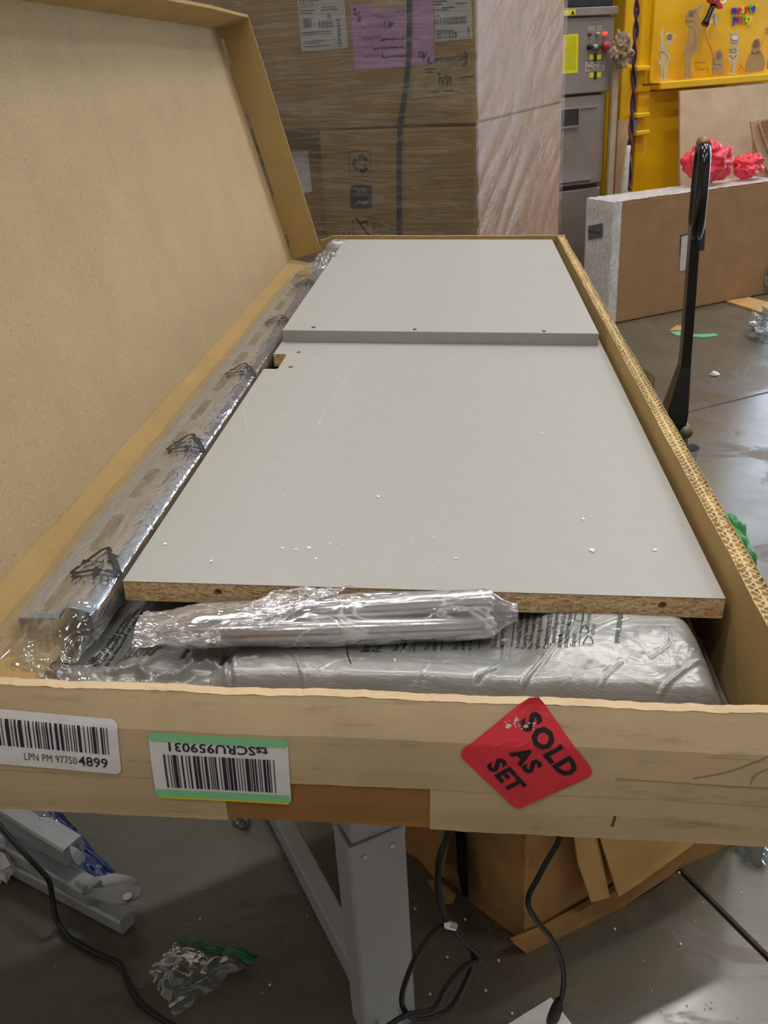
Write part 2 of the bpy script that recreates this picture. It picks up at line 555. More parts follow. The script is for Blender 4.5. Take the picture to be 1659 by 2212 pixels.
# ================================================================== the room
U0, U1, V0, V1 = -4.5, 10.5, -4.5, 7.4
JU, JV, PITCH, GAP = 0.998, 2.85, 3.4, 0.007
fl = struct('floor', G().box((U0, V0, -0.12), (U1, V1, -0.012)), JOINT)
us = [U0] + [JU + k * PITCH for k in range(-1, 3)] + [U1]
vs_ = [V0] + [JV + k * PITCH for k in range(-2, 2)] + [V1]
for a, b in zip(us, us[1:]):
    for c, d in zip(vs_, vs_[1:]):
        if b - a > 0.1 and d - c > 0.1:
            part('slab', G().rbox((a + GAP / 2, c + GAP / 2, -0.05), (b - GAP / 2, d - GAP / 2, 0.0), 0.004), FLOOR, fl)
DOOR_A, DOOR_B, DOOR_H = 6.4, 10.4, 5.0
wb = G().box((U0, V1, 0), (DOOR_A, V1 + 0.2, CEILING)).box((DOOR_A, V1, DOOR_H), (U1, V1 + 0.2, CEILING)).box((DOOR_B, V1, 0), (U1, V1 + 0.2, DOOR_H))
struct('wall_back', wb, WALL)
struct('wall_left', G().box((U0 - 0.2, V0, 0), (U0, V1, CEILING)), WALL)
struct('wall_front', G().box((U0, V0 - 0.2, 0), (U1, V0, CEILING)), WALL)
# side wall with the open loading door
SD_A, SD_B = 1.6, 6.4
wr_ = G().box((U1, V0, 0), (U1 + 0.2, SD_A, CEILING)).box((U1, SD_B, 0), (U1 + 0.2, V1, CEILING)).box((U1, SD_A, DOOR_H), (U1 + 0.2, SD_B, CEILING))
struct('wall_right', wr_, WALL)
struct('ceiling', G().box((U0, V0, CEILING), (U1, V1, CEILING + 0.15)), CEIL)
struct('trim_1', G().box((DOOR_A - 0.08, V1 - 0.02, 0), (DOOR_A, V1, DOOR_H)).box((DOOR_B, V1 - 0.02, 0), (DOOR_B + 0.08, V1, DOOR_H)), STEEL)
for nm, loc, size, rot in (('door_light_back', ((DOOR_A + DOOR_B) / 2, V1 + 0.1, DOOR_H / 2), (DOOR_B - DOOR_A, DOOR_H), (math.radians(-90), 0, 0)),
                           ('door_light_side', (U1 + 0.1, (SD_A + SD_B) / 2, DOOR_H / 2), (SD_B - SD_A, DOOR_H), (math.radians(90), 0, math.radians(90)))):
    L = bpy.data.lights.new(nm, 'AREA'); L.shape = 'RECTANGLE'; L.size, L.size_y = size
    L.cycles.is_portal = True
    lo = bpy.data.objects.new(nm, L); col.objects.link(lo)
    lo.matrix_world = ROOM.mat(loc) @ Matrix.Rotation(rot[2], 4, 'Z') @ Matrix.Rotation(rot[0], 4, 'X')
for k, (u, v, lamp_k) in enumerate(LAMP_SPOTS):
    t = thing('strip_light', 'white ceiling strip light, one of the rows under the warehouse ceiling', 'light', ROOM, (u, v, CEILING - 0.10), 'ceiling strip lights')
    part('housing', G().rbox((u - 0.62, v - 0.10, CEILING - 0.08), (u + 0.62, v + 0.10, CEILING - 0.002), 0.01), WHITE, t)
    part('diffuser', G().rbox((u - 0.60, v - 0.085, CEILING - 0.10), (u + 0.60, v + 0.085, CEILING - 0.081), 0.006), LAMP, t)
    L = bpy.data.lights.new('strip_lamp', 'AREA'); L.shape = 'RECTANGLE'; L.size, L.size_y = 1.2, 0.17
    L.energy = LAMP_POWER * lamp_k; L.color = (1.0, 0.97, 0.92)
    lo = bpy.data.objects.new('strip_lamp', L); col.objects.link(lo)
    lo.matrix_world = ROOM.mat((u, v, CEILING - 0.115))

# ================================================================== the desk
def box_floor_z(u, v):
    """world height of the carton's underside above room point (u, v)"""
    p = ROOM.A[0] * u + ROOM.A[1] * v
    n = BOX.A[2]
    return BOX.O[2] + (-0.1135 - n[0] * (p[0] - BOX.O[0]) - n[1] * (p[1] - BOX.O[1])) / n[2]

desk = thing('sit_stand_desk', 'grey steel height-adjustable desk frame carrying the long open carton', 'desk', ROOM, (0.365, 0.942, 0))
g = G()
cs = [(-0.55, 0.80), (0.80, 0.80), (0.80, 1.85), (-0.55, 1.85)]
top = [(u, v, box_floor_z(u, v)) for u, v in cs]
g.add([(u, v, z - 0.026) for u, v, z in top] + top, [(3, 2, 1, 0), (4, 5, 6, 7), (0, 1, 5, 4), (1, 2, 6, 5), (2, 3, 7, 6), (3, 0, 4, 7)])
part('desktop', g, WHITE, desk)
for du in (0.0, -0.78):
    o = part('leg', G().rbox((0.32 + du, 0.912, 0.0), (0.41 + du, 0.972, 0.422), 0.004), LEG_GREY, desk)
    # collar: thin open rim round the inner tube
    rim = G()
    for a, b in (((0.3195, 0.9115), (0.4105, 0.918)), ((0.3195, 0.966), (0.4105, 0.9725)), ((0.3195, 0.918), (0.326, 0.966)), ((0.404, 0.918), (0.4105, 0.966))):
        rim.rbox((a[0] + du, a[1], 0.415), (b[0] + du, b[1], 0.4255), 0.002)
    part('collar', rim, LEG_GREY, o)
    part('inner_tube', G().rbox((0.329 + du, 0.921, 0.40), (0.401 + du, 0.963, box_floor_z(0.365 + du, 0.94) - 0.030), 0.003), LEG_GREY, o)
    for bu in (0.343, 0.387):
        part('bolt', G().tube([(bu + du, 0.9125, 0.402), (bu + du, 0.9095, 0.402)], 0.0042, 10), CHROME, o)
    part('foot', G().rbox((0.3405 + du, 0.62, 0.0), (0.3755 + du, 1.72, 0.055), 0.003), LEG_GREY, desk)
part('frame_rail', G().box((-0.50, 0.925, 0.735), (0.42, 0.958, 0.765)), LEG_GREY, desk)

# ================================================================== the open carton on the desk
XL, XI, XO = -0.045, 0.609, 0.628
YF, YE = -0.205, 1.957
ZB = -0.107
HX, HZ = -0.143, -0.020                # hinge of the lid
carton = thing('open_carton', 'long shallow brown cardboard carton with its lid folded up, packed with grey boards', 'carton', BOX, (0.29, 0.88, -0.1125))
part('bottom_panel', G().box((XL - 0.006, YF, -0.1125), (XO, YE, ZB)), KR_OUT, carton)
FRONT_TAB = [(-0.1125, 0.0), (-0.09, -0.0025), (-0.05, -0.003), (-0.018, -0.001), (-0.008, 0.0025), (0.004, 0.0068), (0.0125, 0.0105)]
def front_y(x, z):
    return YF + interp(z, FRONT_TAB) + 0.0016 * nz(x * 7, z * 14, 2.0)
def front_rim(x):
    return 0.0125 + 0.0022 * nz(x * 9, 4.1) + 0.0009 * nz(x * 70, 1.3) + 0.0006 * nz(x * 260, 7.7)
def front_pt(x, s, off=0.0, z0=-0.1125, z1=None):
    z = lerp(z0, front_rim(x) if z1 is None else z1, s)
    return (x, front_y(x, z) - off, z)
xs = frange(-0.17, 0.632, 190)
part('front_wall', G().sheet(lambda x, s: front_pt(x, s), xs, frange(0, 1, 16), lambda x, s: (0, 0.009, 0)), KR_OUT, carton)
def tape(x0, x1, z0, z1, off, n=90):
    def edge(x, z, k):
        return z + 0.0012 * nz(x * 30, k) + 0.0006 * nz(x * 160, k)
    g = G()
    g.sheet(lambda x, s: front_pt(x, s, off, edge(x, z0, 3.3), None if z1 is None else edge(x, z1, 9.1)), frange(x0, x1, n), frange(0, 1, 14), lambda x, s: (0, off - 0.0001, 0))
    return part('paper_tape', g, KR_TAPE, carton)
tape(-0.17, 0.148, -0.1145, -0.055, 0.0007)
tape(0.3215, 0.632, -0.1145, -0.047, 0.0009)
tape(-0.17, 0.632, -0.067, None, 0.0014)
part('rim_fold', G().sheet(lambda x, s: (x, front_y(x, front_rim(x)) - 0.0016 + 0.0122 * s, front_rim(x) + 0.0006 - 0.004 * max(0, s - 0.8) / 0.2 + 0.0005 * nz(x * 120, s * 3)), frange(-0.17, 0.632, 190), [0, .3, .6, .8, 1], lambda x, s: (0, 0, -0.0005)), KR_TAPE, carton)
# folded corner of the tape and the pen stroke at the right end
g = G()
for pts, w in (([(0.53, -0.043), (0.558, -0.034), (0.586, -0.018), (0.604, -0.006)], 0.0013), ([(0.575, -0.046), (0.578, -0.036), (0.60, -0.022)], 0.0010), ([(0.47, -0.047), (0.52, -0.048), (0.59, -0.049)], 0.0009)):
    g.ribbon([(x, front_y(x, z) - 0.0019, z) for x, z in spline([(a, b, 0) for a, b in pts], 5) for x, z in [(x, z)]] if False else [(p[0], front_y(p[0], p[1]) - 0.0019, p[1]) for p in spline([(a, b, 0) for a, b in pts], 5)], w, (0, -1, 0))
part('tape_crease', g, kraft('tape_fold_dirt', (172, 144, 108), 0.5), carton)
part('pen_stroke', G().ribbon([(0.4735, front_y(0.4735, -0.088) - 0.002, -0.086), (0.4722, front_y(0.472, -0.098) - 0.002, -0.0985)], 0.0016, (0, -1, 0)), plain('maroon_pen', (110, 40, 40), 0.6), carton)

def on_front(g, x0, z0, ang=0.0, off=0.0026):
    """lay flat x-y geometry on the front wall with its origin at (x0, z0)"""
    c, s = math.cos(ang), math.sin(ang)
    def fn(p):
        x = x0 + p[0] * c - p[1] * s; z = z0 + p[0] * s + p[1] * c
        return (x, front_y(x, z) - off, z)
    return g.map(fn)
def fine(outer, n=20):
    """subdivide an outline into strips so that it can follow the wall"""
    x0, x1 = min(p[0] for p in outer), max(p[0] for p in outer)
    return plate(outer, [], 0.0)
def label_sheet(outer, nx=18, ny=12):
    """grid-filled label of the given convex outline"""
    g = G()
    x0, x1 = min(p[0] for p in outer), max(p[0] for p in outer)
    def span(x):
        ys = []
        for (a, b), (c, d) in zip(outer, outer[1:] + outer[:1]):
            if (a - x) * (c - x) <= 0 and a != c: ys.append(b + (d - b) * (x - a) / (c - a))
        return (min(ys), max(ys)) if ys else (0, 0)
    e = (x1 - x0) * 1e-4
    X = sorted(set([x0 + e, x1 - e] + [x0 + (x1 - x0) * k / nx for k in range(1, nx)] + [p[0] for p in outer if x0 + e < p[0] < x1 - e]))
    sp = {x: span(x) for x in X}
    return g.grid(lambda x, t: (x, lerp(sp[x][0], sp[x][1], t), 0), X, frange(0, 1, ny))
def bars(x0, x1, y0, y1, seed, unit=None, slant=0.0):
    rnd = random.Random(seed); g = G(); unit = unit or (x1 - x0) / 120
    x = x0
    while x < x1 - unit:
        w = unit * rnd.choice((1, 1, 1, 2, 2, 3, 4)); w = min(w, x1 - x)
        n = 6
        g.grid(lambda a, b: (a, b, 0), [x, x + w], frange(y0, y1, n))
        x += w + unit * rnd.choice((1, 1, 2, 2, 3))
    return g

A1 = math.radians(-2.4)
lp = part('barcode_label', on_front(label_sheet(rrect(-0.105, -0.028, 0.0635, 0.026, 0.006)), 0.0, -0.0335, A1), LABEL, carton, label='white barcode sticker reading LPN PM 9775 04899')
part('barcode', on_front(bars(-0.10, 0.055, -0.008, 0.0185, 4, 0.00085), 0.0, -0.0335, A1, 0.0030), INK_BLUE, lp)
part('lettering', on_front(fit(text('LPN PM 97750', 0.0108), 0.0455), -0.0205, -0.0535, A1, 0.0030), INK_GREY, lp)
part('lettering', on_front(fit(text('4899', 0.0140, 0.012), 0.0255), 0.0262, -0.0562, A1 * 1.2, 0.0030), INK_BLUE, lp)

gl_ = part('barcode_label', on_front(label_sheet(rrect(0.0895, -0.034, 0.2055, 0.034, 0.005)), 0.0, -0.0528, math.radians(-0.6)), LABEL, carton, label='white barcode sticker with pale green bands, stuck upside down')
AG = math.radians(-0.6)
part('green_band', on_front(label_sheet(rrect(0.0895, 0.0255, 0.2055, 0.034, 0.0035), 18, 5), 0.0, -0.0528, AG, 0.0029), GREEN_BAND, gl_)
part('green_band', on_front(label_sheet(rrect(0.0897, -0.0325, 0.2053, -0.0245, 0.0025), 18, 5), 0.0, -0.0528, AG, 0.0029), GREEN_BAND, gl_)
part('yellow_edge', on_front(label_sheet(rrect(0.0925, -0.0345, 0.2030, -0.0325, 0.0008), 18, 3), 0.0, -0.0528, AG, 0.0028), YELLOW_BAND, gl_)
part('barcode', on_front(bars(0.1005, 0.194, -0.022, 0.0135, 9, 0.00078), 0.0, -0.0528, AG, 0.0031), INK_BLUE, gl_)
tg = fit(text('tsSCRU959031', 0.0122, 0.018), 0.083).map(lambda p: (0.0415 - p[0], -p[1], p[2]))
part('lettering', on_front(tg, 0.1475, -0.0288, AG, 0.0031), INK_BLUE, gl_)

red_o = [(at(*q, BOX, 1, YF - 0.002)[0], at(*q, BOX, 1, YF - 0.002)[2]) for q in ((995, 1622), (1002, 1612), (1062, 1575), (1145, 1524), (1166, 1523), (1274, 1650), (1279, 1664), (1270, 1674), (1120, 1741), (1108, 1736), (998, 1632))]
rl = part('red_sticker', on_front(label_sheet(red_o, 24, 18), 0, 0, 0, 0.0026), RED_LABEL, carton, label='red diamond sticker with black lettering SOLD AS SET')
def red_word(s, size, px, py, ang):
    p = at(px, py, BOX, 1, YF - 0.002)
    tg = text(s, size, 0.045, 'CENTER', 1.14).map(lambda q: (q[0], q[1] - size * 0.36, 0))
    part('lettering', on_front(tg, p[0], p[2], math.radians(ang), 0.0030), INK, rl)
red_word('SOLD', 0.0225, 1189, 1612, -52)
red_word('AS', 0.0205, 1138, 1636, -52)
red_word('SET', 0.0205, 1094, 1668, -52)
g = G()
for k in range(26):
    px, py = random.gauss(1118, 14), random.gauss(1567, 5)
    p = at(px, py, BOX, 1, YF); r = random.uniform(0.0006, 0.0022)
    g.add([(p[0] + r * math.cos(a) * random.uniform(.5, 1.2), 0, p[2] + 0.7 * r * math.sin(a)) for a in (0, 1.2, 2.4, 3.6, 5)], [(0, 1, 2, 3, 4)])
g.map(lambda p: (p[0], front_y(p[0], p[2]) - 0.0033, p[2]))
part('scuff', g, plain('scuffed_paper', (226, 206, 198), 0.7), rl)

# right side wall: liners with two layers of torn corrugation between them
def side_rim(y, k=0.0):
    return 0.030 + 0.0016 * nz(y * 4, k) + 0.0011 * nz(y * 45, k + 2) + 0.0009 * nz(y * 210, k + 5)
ys = frange(YF, YE, 700)
sw = None
for nm, x, zoff, k, mm in (('side_wall', XI, -0.0005, 0.0, KR_IN), ('liner', 0.6178, -0.0012, 4.0, KR_CORE), ('liner', 0.6195, -0.0032, 5.0, KR_CORE), ('liner', XO - 0.0006, 0.0012, 8.0, KR)):
    g = G().sheet(lambda y, s: (x + 0.0009 * nz(y * 12, k), y, lerp(ZB, side_rim(y, k) + zoff, s)), ys, [0, 0.9, 0.96, 1.0], lambda y, s: (0.0006, 0, 0))
    if sw is None: sw = part(nm, g, mm, carton)
    else: part(nm, g, mm, sw)
part('pit_filler', G().box((XI + 0.0008, YF + 0.001, ZB), (XO - 0.0008, YE - 0.001, 0.0268)), KR_CORE, sw)  # filler added between the liners so the flute pits don't go black
for xc, amp, k in ((0.6137, 0.0034, 1.0), (0.6239, 0.0036, 6.0)):
    n = int((YE - YF) / 0.0105)
    yy = frange(YF + 0.002, YE - 0.002, n * 6)
    def fl_pt(y, s):
        return (xc + amp * (0.75 + 0.5 * nz(y * 55, k)) * math.sin(2 * math.pi * (y + 0.010 * nz(y * 12, k)) / 0.0105), y, lerp(0.004, side_rim(y, k) - 0.0006 + 0.0020 * nz(y * 180, k) + 0.0016 * nz(y * 40, k), s))
    part('fluting', G().sheet(fl_pt, yy, [0, 1], lambda y, s: (0.0021, 0, 0)), KR_CORE, sw)
# torn shreds standing up at the far corner of that wall
g = G()
for k in range(16):
    y = 1.935 - 0.028 * k + random.uniform(-.01, .01); z = side_rim(y) - 0.001; x = XO - random.uniform(0.0, 0.006)
    h = random.uniform(0.003, 0.010)
    g.prism([(x, y - 0.004, z), (x + random.uniform(0, .008), y + random.uniform(-.006, .006), z + h), (x, y + 0.005, z)], 0, x, x + 0.0008)
part('torn_shred', g, KR_CORE, sw, kind='stuff')
# end wall
def end_rim(x): return 0.031 + 0.0025 * nz(x * 6, 3.0) + 0.0012 * nz(x * 60, 4.0) - 0.012 * smooth(-0.03, -0.07, x)
part('end_wall', G().sheet(lambda x, s: (x, 1.945 + 0.0015 * nz(x * 9, s), lerp(ZB, end_rim(x), s)), frange(-0.072, XO, 120), [0, .5, .85, .95, 1], lambda x, s: (0, 0.010, 0)), KR_IN, carton)
# left wall, the folded-out hinge panel and the lid
part('left_wall', G().box((XL - 0.006, YF, ZB), (XL, 1.86, -0.045)), KR_IN, carton)
part('hinge_panel', G().sheet(lambda y, s: (lerp(HX, XL, s), y, lerp(HZ, -0.0405, s) + 0.0012 * nz(y * 6, s * 2)), frange(-0.2, 1.86, 120), frange(0, 1, 6), lambda y, s: (0, 0, -0.006)), KR_IN, carton)
TX, TZ = -0.305, 0.563
ll = math.hypot(TX - HX, TZ - HZ)
dx, dz = (TX - HX) / ll, (TZ - HZ) / ll          # up along the lid
nx_, nzv = dz, -dx                               # its inner normal
def lid_pt(y, s, o=0.0):
    o = o + 0.0014 * nz(y * 3, s * 4) - 0.0010 * math.exp(-((y - (0.72 + 0.9 * s * 0.12)) / 0.006) ** 2)
    return (HX + dx * ll * s + nx_ * o, y, HZ + dz * ll * s + nzv * o)
lid = part('lid', G().sheet(lambda y, s: lid_pt(y, s), frange(-0.2, 1.86, 240), frange(0, 1, 24), lambda y, s: (-nx_ * 0.007, 0, -nzv * 0.007)), KR, carton)
FD = 0.088
slits = [(0.84, 0.965), (0.28, 0.66), (0.05, 0.12)]
def flap_base(s):
    for a, b in slits:
        if a < s < b: return 0.0085 * smooth(0, 0.012, min(s - a, b - s)) + 0.0005
    return 0.0005
def flap_pt(s, w, y):
    o = lerp(flap_base(s), FD + 0.0009 * nz(s * 60, 3.0), w)
    return (HX + dx * ll * s + nx_ * o, y + 0.002 * nz(s * 5, w), HZ + dz * ll * s + nzv * o)
part('lid_end_flap', G().sheet(lambda s, w: flap_pt(s, w, 1.858), frange(0.0, 1.0, 130), frange(0, 1, 5), lambda s, w: (0, 0.007, 0)), KR_IN, lid)
part('lid_end_flap', G().sheet(lambda s, w: flap_pt(s, w, -0.2), frange(0.0, 1.0, 60), frange(0, 1, 5), lambda s, w: (0, -0.007, 0)), KR_IN, lid)
def top_pt(y, w):
    o = (FD + 0.004 * nz(y * 3, 8.0) + 0.0012 * nz(y * 40, 5.0)) * w
    s = 1.0 + 0.004 * w
    return (HX + dx * ll * s + nx_ * o, y, HZ + dz * ll * s + nzv * o)
part('lid_top_flap', G().sheet(top_pt, frange(-0.2, 1.862, 150), frange(0, 1, 4), lambda y, w: (dx * 0.007, 0, dz * 0.007)), KR_IN, lid)
# loose grey tab on the outside of the right wall
g = G().add([(0.6315, 0.92, 0.022), (0.6315, 0.69, 0.026), (0.648, 0.655, 0.020), (0.651, 0.665, -0.012), (0.640, 0.90, -0.02)], [(0, 1, 2, 3, 4)])
g.add([(x + 0.0015, y, z) for x, y, z in g.v[:5]], [(4, 3, 2, 1, 0)])
g.add([], [])
part('loose_tab', g, plain('dull_grey_plastic', (186, 178, 158), 0.4), carton)

# ------------------------------------------------------------------ boards in the carton
pad = solo('corrugated_pad', 'brown corrugated pad under the two grey boards', 'padding', BOX, (0.3, 1.0, -0.1065), G().rbox((0.02, 0.10, -0.1065), (0.59, 1.88, -0.0235), 0.004), KR_OUT)
NP = [(0.0, 0.010)] + [(0.601, 0.010), (0.601, 1.90), (0.0, 1.90), (0.0, 0.829), (0.021, 0.829), (0.0245, 0.8255), (0.0245, 0.741), (0.021, 0.737), (0.0, 0.737)]
top_holes = [ring(0.044, 0.842, 0.0042, 14, 0.0068), ring(0.045, 0.738 + 0.012, 0.0042, 14, 0.0068)]
near = thing('grey_board', 'larger grey laminated board at the front, raw chipboard edge and notch on its left side', 'board', BOX, (0.3, 0.95, -0.023))
c = plate(NP, top_holes, 0.0222); c.map(lambda p: (p[0], p[1], p[2] - 0.0119)); part('core', c, PARTICLE, near)
NPL = [(p[0], 0.0 if p[1] == 0.010 else p[1]) for p in NP]
c = plate(NPL, top_holes, 0.0009); c.map(lambda p: (p[0], p[1], p[2] - 0.00045)); part('laminate', c, GREY_PANEL, near)
holes = [ring(x, z, 0.0044, 14) for x, z in ((0.098, -0.0105), (0.32, -0.0115), (0.542, -0.0105))]
c = plate([(0.0, -0.023), (0.601, -0.023), (0.601, -0.0009), (0.0, -0.0009)], holes, 0.0095); c.map(lambda p: (p[0], 0.0051 + p[2], p[1])); part('raw_edge', c, PARTICLE, near)
for pts in ([(0.033, 0.71), (0.012, 0.64), (0.010, 0.54), (0.035, 0.44)], [(0.155, 0.80), (0.146, 0.66), (0.137, 0.53), (0.136, 0.47)], [(0.10, 0.30), (0.16, 0.25), (0.22, 0.225)], [(0.40, 0.55), (0.43, 0.63)]):
    part('scratch', G().ribbon([(p[0], p[1], 0.00012) for p in spline([(a, b, 0) for a, b in pts], 6)], 0.0007, (0, 0, 1)), SCRATCH, near)
far = thing('grey_board', 'smaller grey laminated board lying on top at the far end of the carton', 'board', BOX, (0.3, 1.42, 0.0002))
fh = [ring(x, y, 0.0042, 14, 0.0068) for x, y in ((0.059, 0.934), (0.253, 0.924), (0.494, 0.918))]
c = plate([(0.003, 0.911), (0.593, 0.904), (0.593, 1.930), (0.003, 1.930)], fh, 0.0012); c.map(lambda p: (p[0], p[1], p[2] + 0.0224)); part('laminate', c, GREY_PANEL, far)
c = plate([(0.003, 0.911), (0.593, 0.904), (0.593, 1.930), (0.003, 1.930)], fh, 0.0214); c.map(lambda p: (p[0], p[1], p[2] + 0.0110)); part('edge_banded_core', c, GREY_EDGE, far)
for x, y in ((0.059, 0.934), (0.253, 0.924), (0.494, 0.918)):
    part('dowel_hole', G().tube([(x, y, 0.0135), (x, y, 0.0150)], 0.0058, 12), KR_OUT, far)
# loose chips of board and paint
g = G()
spots = [(0.244, 0.218, 2.2), (0.483, 0.169, 2), (0.484, 0.092, 3.4), (0.551, 0.097, 2.4), (0.18, 0.081, 2.2), (0.166, 0.077, 1.6), (0.151, 0.079, 1.7), (0.02, 0.082, 2.4), (0.081, 0.046, 2), (0.191, 0.057, 1.5), (0.339, 0.066, 1.8), (0.135, 0.473, 1.7), (0.076, 0.497, 1.6), (0.5, 0.623, 1.5), (0.456, 0.442, 1.6), (0.29, 0.10, 1.0)]
for k in range(70): spots.append((random.uniform(0.02, 0.58), random.uniform(0.02, 0.88), random.choice((0.5, 0.7, 0.9, 1.1))))
for k in range(40): spots.append((random.uniform(0.02, 0.58), random.uniform(0.93, 1.85), random.choice((0.7, 0.9, 1.2, 1.6))))
for x, y, r in spots:
    z = 0.0 if y < 0.903 else 0.0230
    r *= 0.0011; a0 = random.uniform(0, 6)
    pts = [(x + r * random.uniform(.6, 1.3) * math.cos(a0 + a), y + 1.3 * r * random.uniform(.6, 1.2) * math.sin(a0 + a)) for a in (0, 1.1, 2.3, 3.4, 4.8)]
    g.prism([(a, b, 0) for a, b in pts], 2, z + 0.0002, z + 0.0002 + r * 0.35)
solo('chipped_flakes', 'tiny white chips scattered over the grey boards', 'debris', BOX, (0.3, 0.5, 0.0), g, FLAKE, kind='stuff')

# ------------------------------------------------------------------ foam cushions
CREASES = []
for pts, a, w in (([(1232, 1395), (1215, 1425), (1178, 1450), (1130, 1500)], 0.0030, 0.0022), ([(1092, 1395), (1085, 1440), (1070, 1470), (1030, 1490)], 0.0032, 0.0022),
                  ([(905, 1370), (875, 1415), (852, 1452)], 0.0030, 0.0020), ([(640, 1430), (650, 1470), (670, 1505)], 0.0026, 0.0018), ([(612, 1420), (632, 1448)], 0.0020, 0.0016),
                  ([(960, 1370), (950, 1405), (945, 1430)], 0.0016, 0.0013), ([(1010, 1405), (1000, 1440)], 0.0015, 0.0013), ([(1190, 1415), (1170, 1450)], 0.0014, 0.0013), ([(1540, 1445), (1480, 1480), (1420, 1515)], 0.0030, 0.0022),
                  ([(1430, 1405), (1440, 1440), (1400, 1465)], 0.0020, 0.0016), ([(1500, 1385), (1535, 1425), (1490, 1450)], 0.0020, 0.0018), ([(760, 1440), (720, 1455), (690, 1475)], 0.0016, 0.0014), ([(820, 1400), (800, 1430), (780, 1445)], 0.0018, 0.0014),
                  ([(500, 1415), (498, 1460), (505, 1498)], -0.005, 0.0030), ([(560, 1435), (530, 1440), (508, 1460)], 0.002, 0.0018), ([(1340, 1470), (1310, 1490), (1280, 1520)], 0.0020, 0.0016), ([(930, 1460), (905, 1490), (880, 1500)], 0.0016, 0.0014),
                  ([(1095, 1300), (1070, 1340), (1040, 1380)], 0.0022, 0.0018), ([(1350, 1385), (1300, 1400), (1240, 1440)], 0.0012, 0.0016), ([(720, 1412), (700, 1432), (676, 1440)], 0.0014, 0.0013), ([(890, 1440), (940, 1452), (1000, 1446), (1060, 1452)], 0.0014, 0.0014)):
    P = [at(x, y, BOX, 2, -0.042)[:2] for x, y in pts]
    CREASES.append((np.array([p[:2] for p in spline([(a_, b_, 0) for a_, b_ in P], 5)]), a, w))
FX0, FX1 = 0.113, 0.606
def foam_z(x, y):
    top = lerp(-0.0365 + 0.0095 * smooth(-0.062, -0.092, y), -0.0278 + 0.0125 * smooth(0.395, 0.44, x) * smooth(0.59, 0.545, x) * smooth(0.004, -0.012, y) * smooth(-0.12, -0.05, y), smooth(0.39, 0.43, x)) - 0.003 * smooth(0.20, 0.12, x)
    s = smooth(-0.102, -0.140, y)
    z = lerp(top, -0.0900, s)
    z -= 0.066 * smooth(0.552, FX1, x) ** 1.5
    z -= 0.014 * smooth(FX0 + 0.020, FX0, x)
    z += 0.0022 * nz(x * 11, y * 14, 3.0) + 0.0008 * nz(x * 34, y * 40, 5.0)
    wx, wy = x + 0.02 * nz(x * 14, y * 14, 1.0), y + 0.02 * nz(x * 14, y * 14, 4.0)
    z -= 0.0009 * max(0.0, 0.10 - abs(nz(wx * 30 + wy * 18, wy * 12 - wx * 8, 2.0))) / 0.10 * smooth(-0.02, -0.06, y)
    z += 0.0016 * (0.5 - abs(nz(x * 22 + y * 20, y * 9 - x * 6, 8.0))) * smooth(-0.02, -0.07, y)
    lum = smooth(0.42, 0.47, x) * smooth(0.585, 0.55, x) * smooth(-0.105, -0.085, y) * smooth(-0.02, -0.05, y)
    z += 0.0016 * lum * abs(nz(x * 75, y * 75, 2.0))
    return z
XS, YS = frange(FX0, FX1, 300), frange(-0.188, 0.075, 150)
ZZ = np.array([[foam_z(x, y) for y in YS] for x in XS])
GX, GY = np.meshgrid(XS, YS, indexing='ij')
for path, a, w in CREASES:
    d = np.full(GX.shape, 9.0)
    for p, q in zip(path, path[1:]):
        e = q - p; L2 = max(1e-12, e @ e)
        t = np.clip(((GX - p[0]) * e[0] + (GY - p[1]) * e[1]) / L2, 0, 1)
        d = np.minimum(d, np.hypot(GX - p[0] - t * e[0], GY - p[1] - t * e[1]))
    w = w * 0.72; a = a * 0.9
    ZZ += a * np.exp(-(d / w) ** 2) - 0.45 * a * np.exp(-((d - 1.9 * w) / w) ** 2)
ZZ = np.where(GY > -0.004, np.minimum(ZZ, -0.0255), ZZ)
def foam_at(x, y):
    i = min(max((x - FX0) / (FX1 - FX0) * (len(XS) - 1), 0), len(XS) - 1.001); j = min(max((y + 0.188) / 0.263 * (len(YS) - 1), 0), len(YS) - 1.001)
    a, b = int(i), int(j); f, h = i - a, j - b
    return (ZZ[a, b] * (1 - f) + ZZ[a + 1, b] * f) * (1 - h) + (ZZ[a, b + 1] * (1 - f) + ZZ[a + 1, b + 1] * f) * h
cush = thing('foam_cushion', 'big puffy foam cushion in printed grey plastic, filling the front of the carton', 'cushion', BOX, (0.36, -0.06, -0.1065))
nI, nJ = len(XS), len(YS)
g = G()
g.add([(GX[i, j], GY[i, j], ZZ[i, j]) for i in range(nI) for j in range(nJ)], [(i * nJ + j, (i + 1) * nJ + j, (i + 1) * nJ + j + 1, i * nJ + j + 1) for i in range(nI - 1) for j in range(nJ - 1)])
rim = [(i, 0) for i in range(nI)] + [(nI - 1, j) for j in range(1, nJ)] + [(i, nJ - 1) for i in range(nI - 2, -1, -1)] + [(0, j) for j in range(nJ - 2, 0, -1)]
n0 = len(g.v)
g.add([(GX[i, j], GY[i, j], -0.1065) for i, j in rim], [])
m_ = len(rim)
g.f += [(rim[(k + 1) % m_][0] * nJ + rim[(k + 1) % m_][1], rim[k][0] * nJ + rim[k][1], n0 + k, n0 + (k + 1) % m_) for k in range(m_)] + [tuple(range(n0 + m_ - 1, n0 - 1, -1))]
g.m += [0] * (m_ + 1)
part('skin', g, FOIL, cush, True)
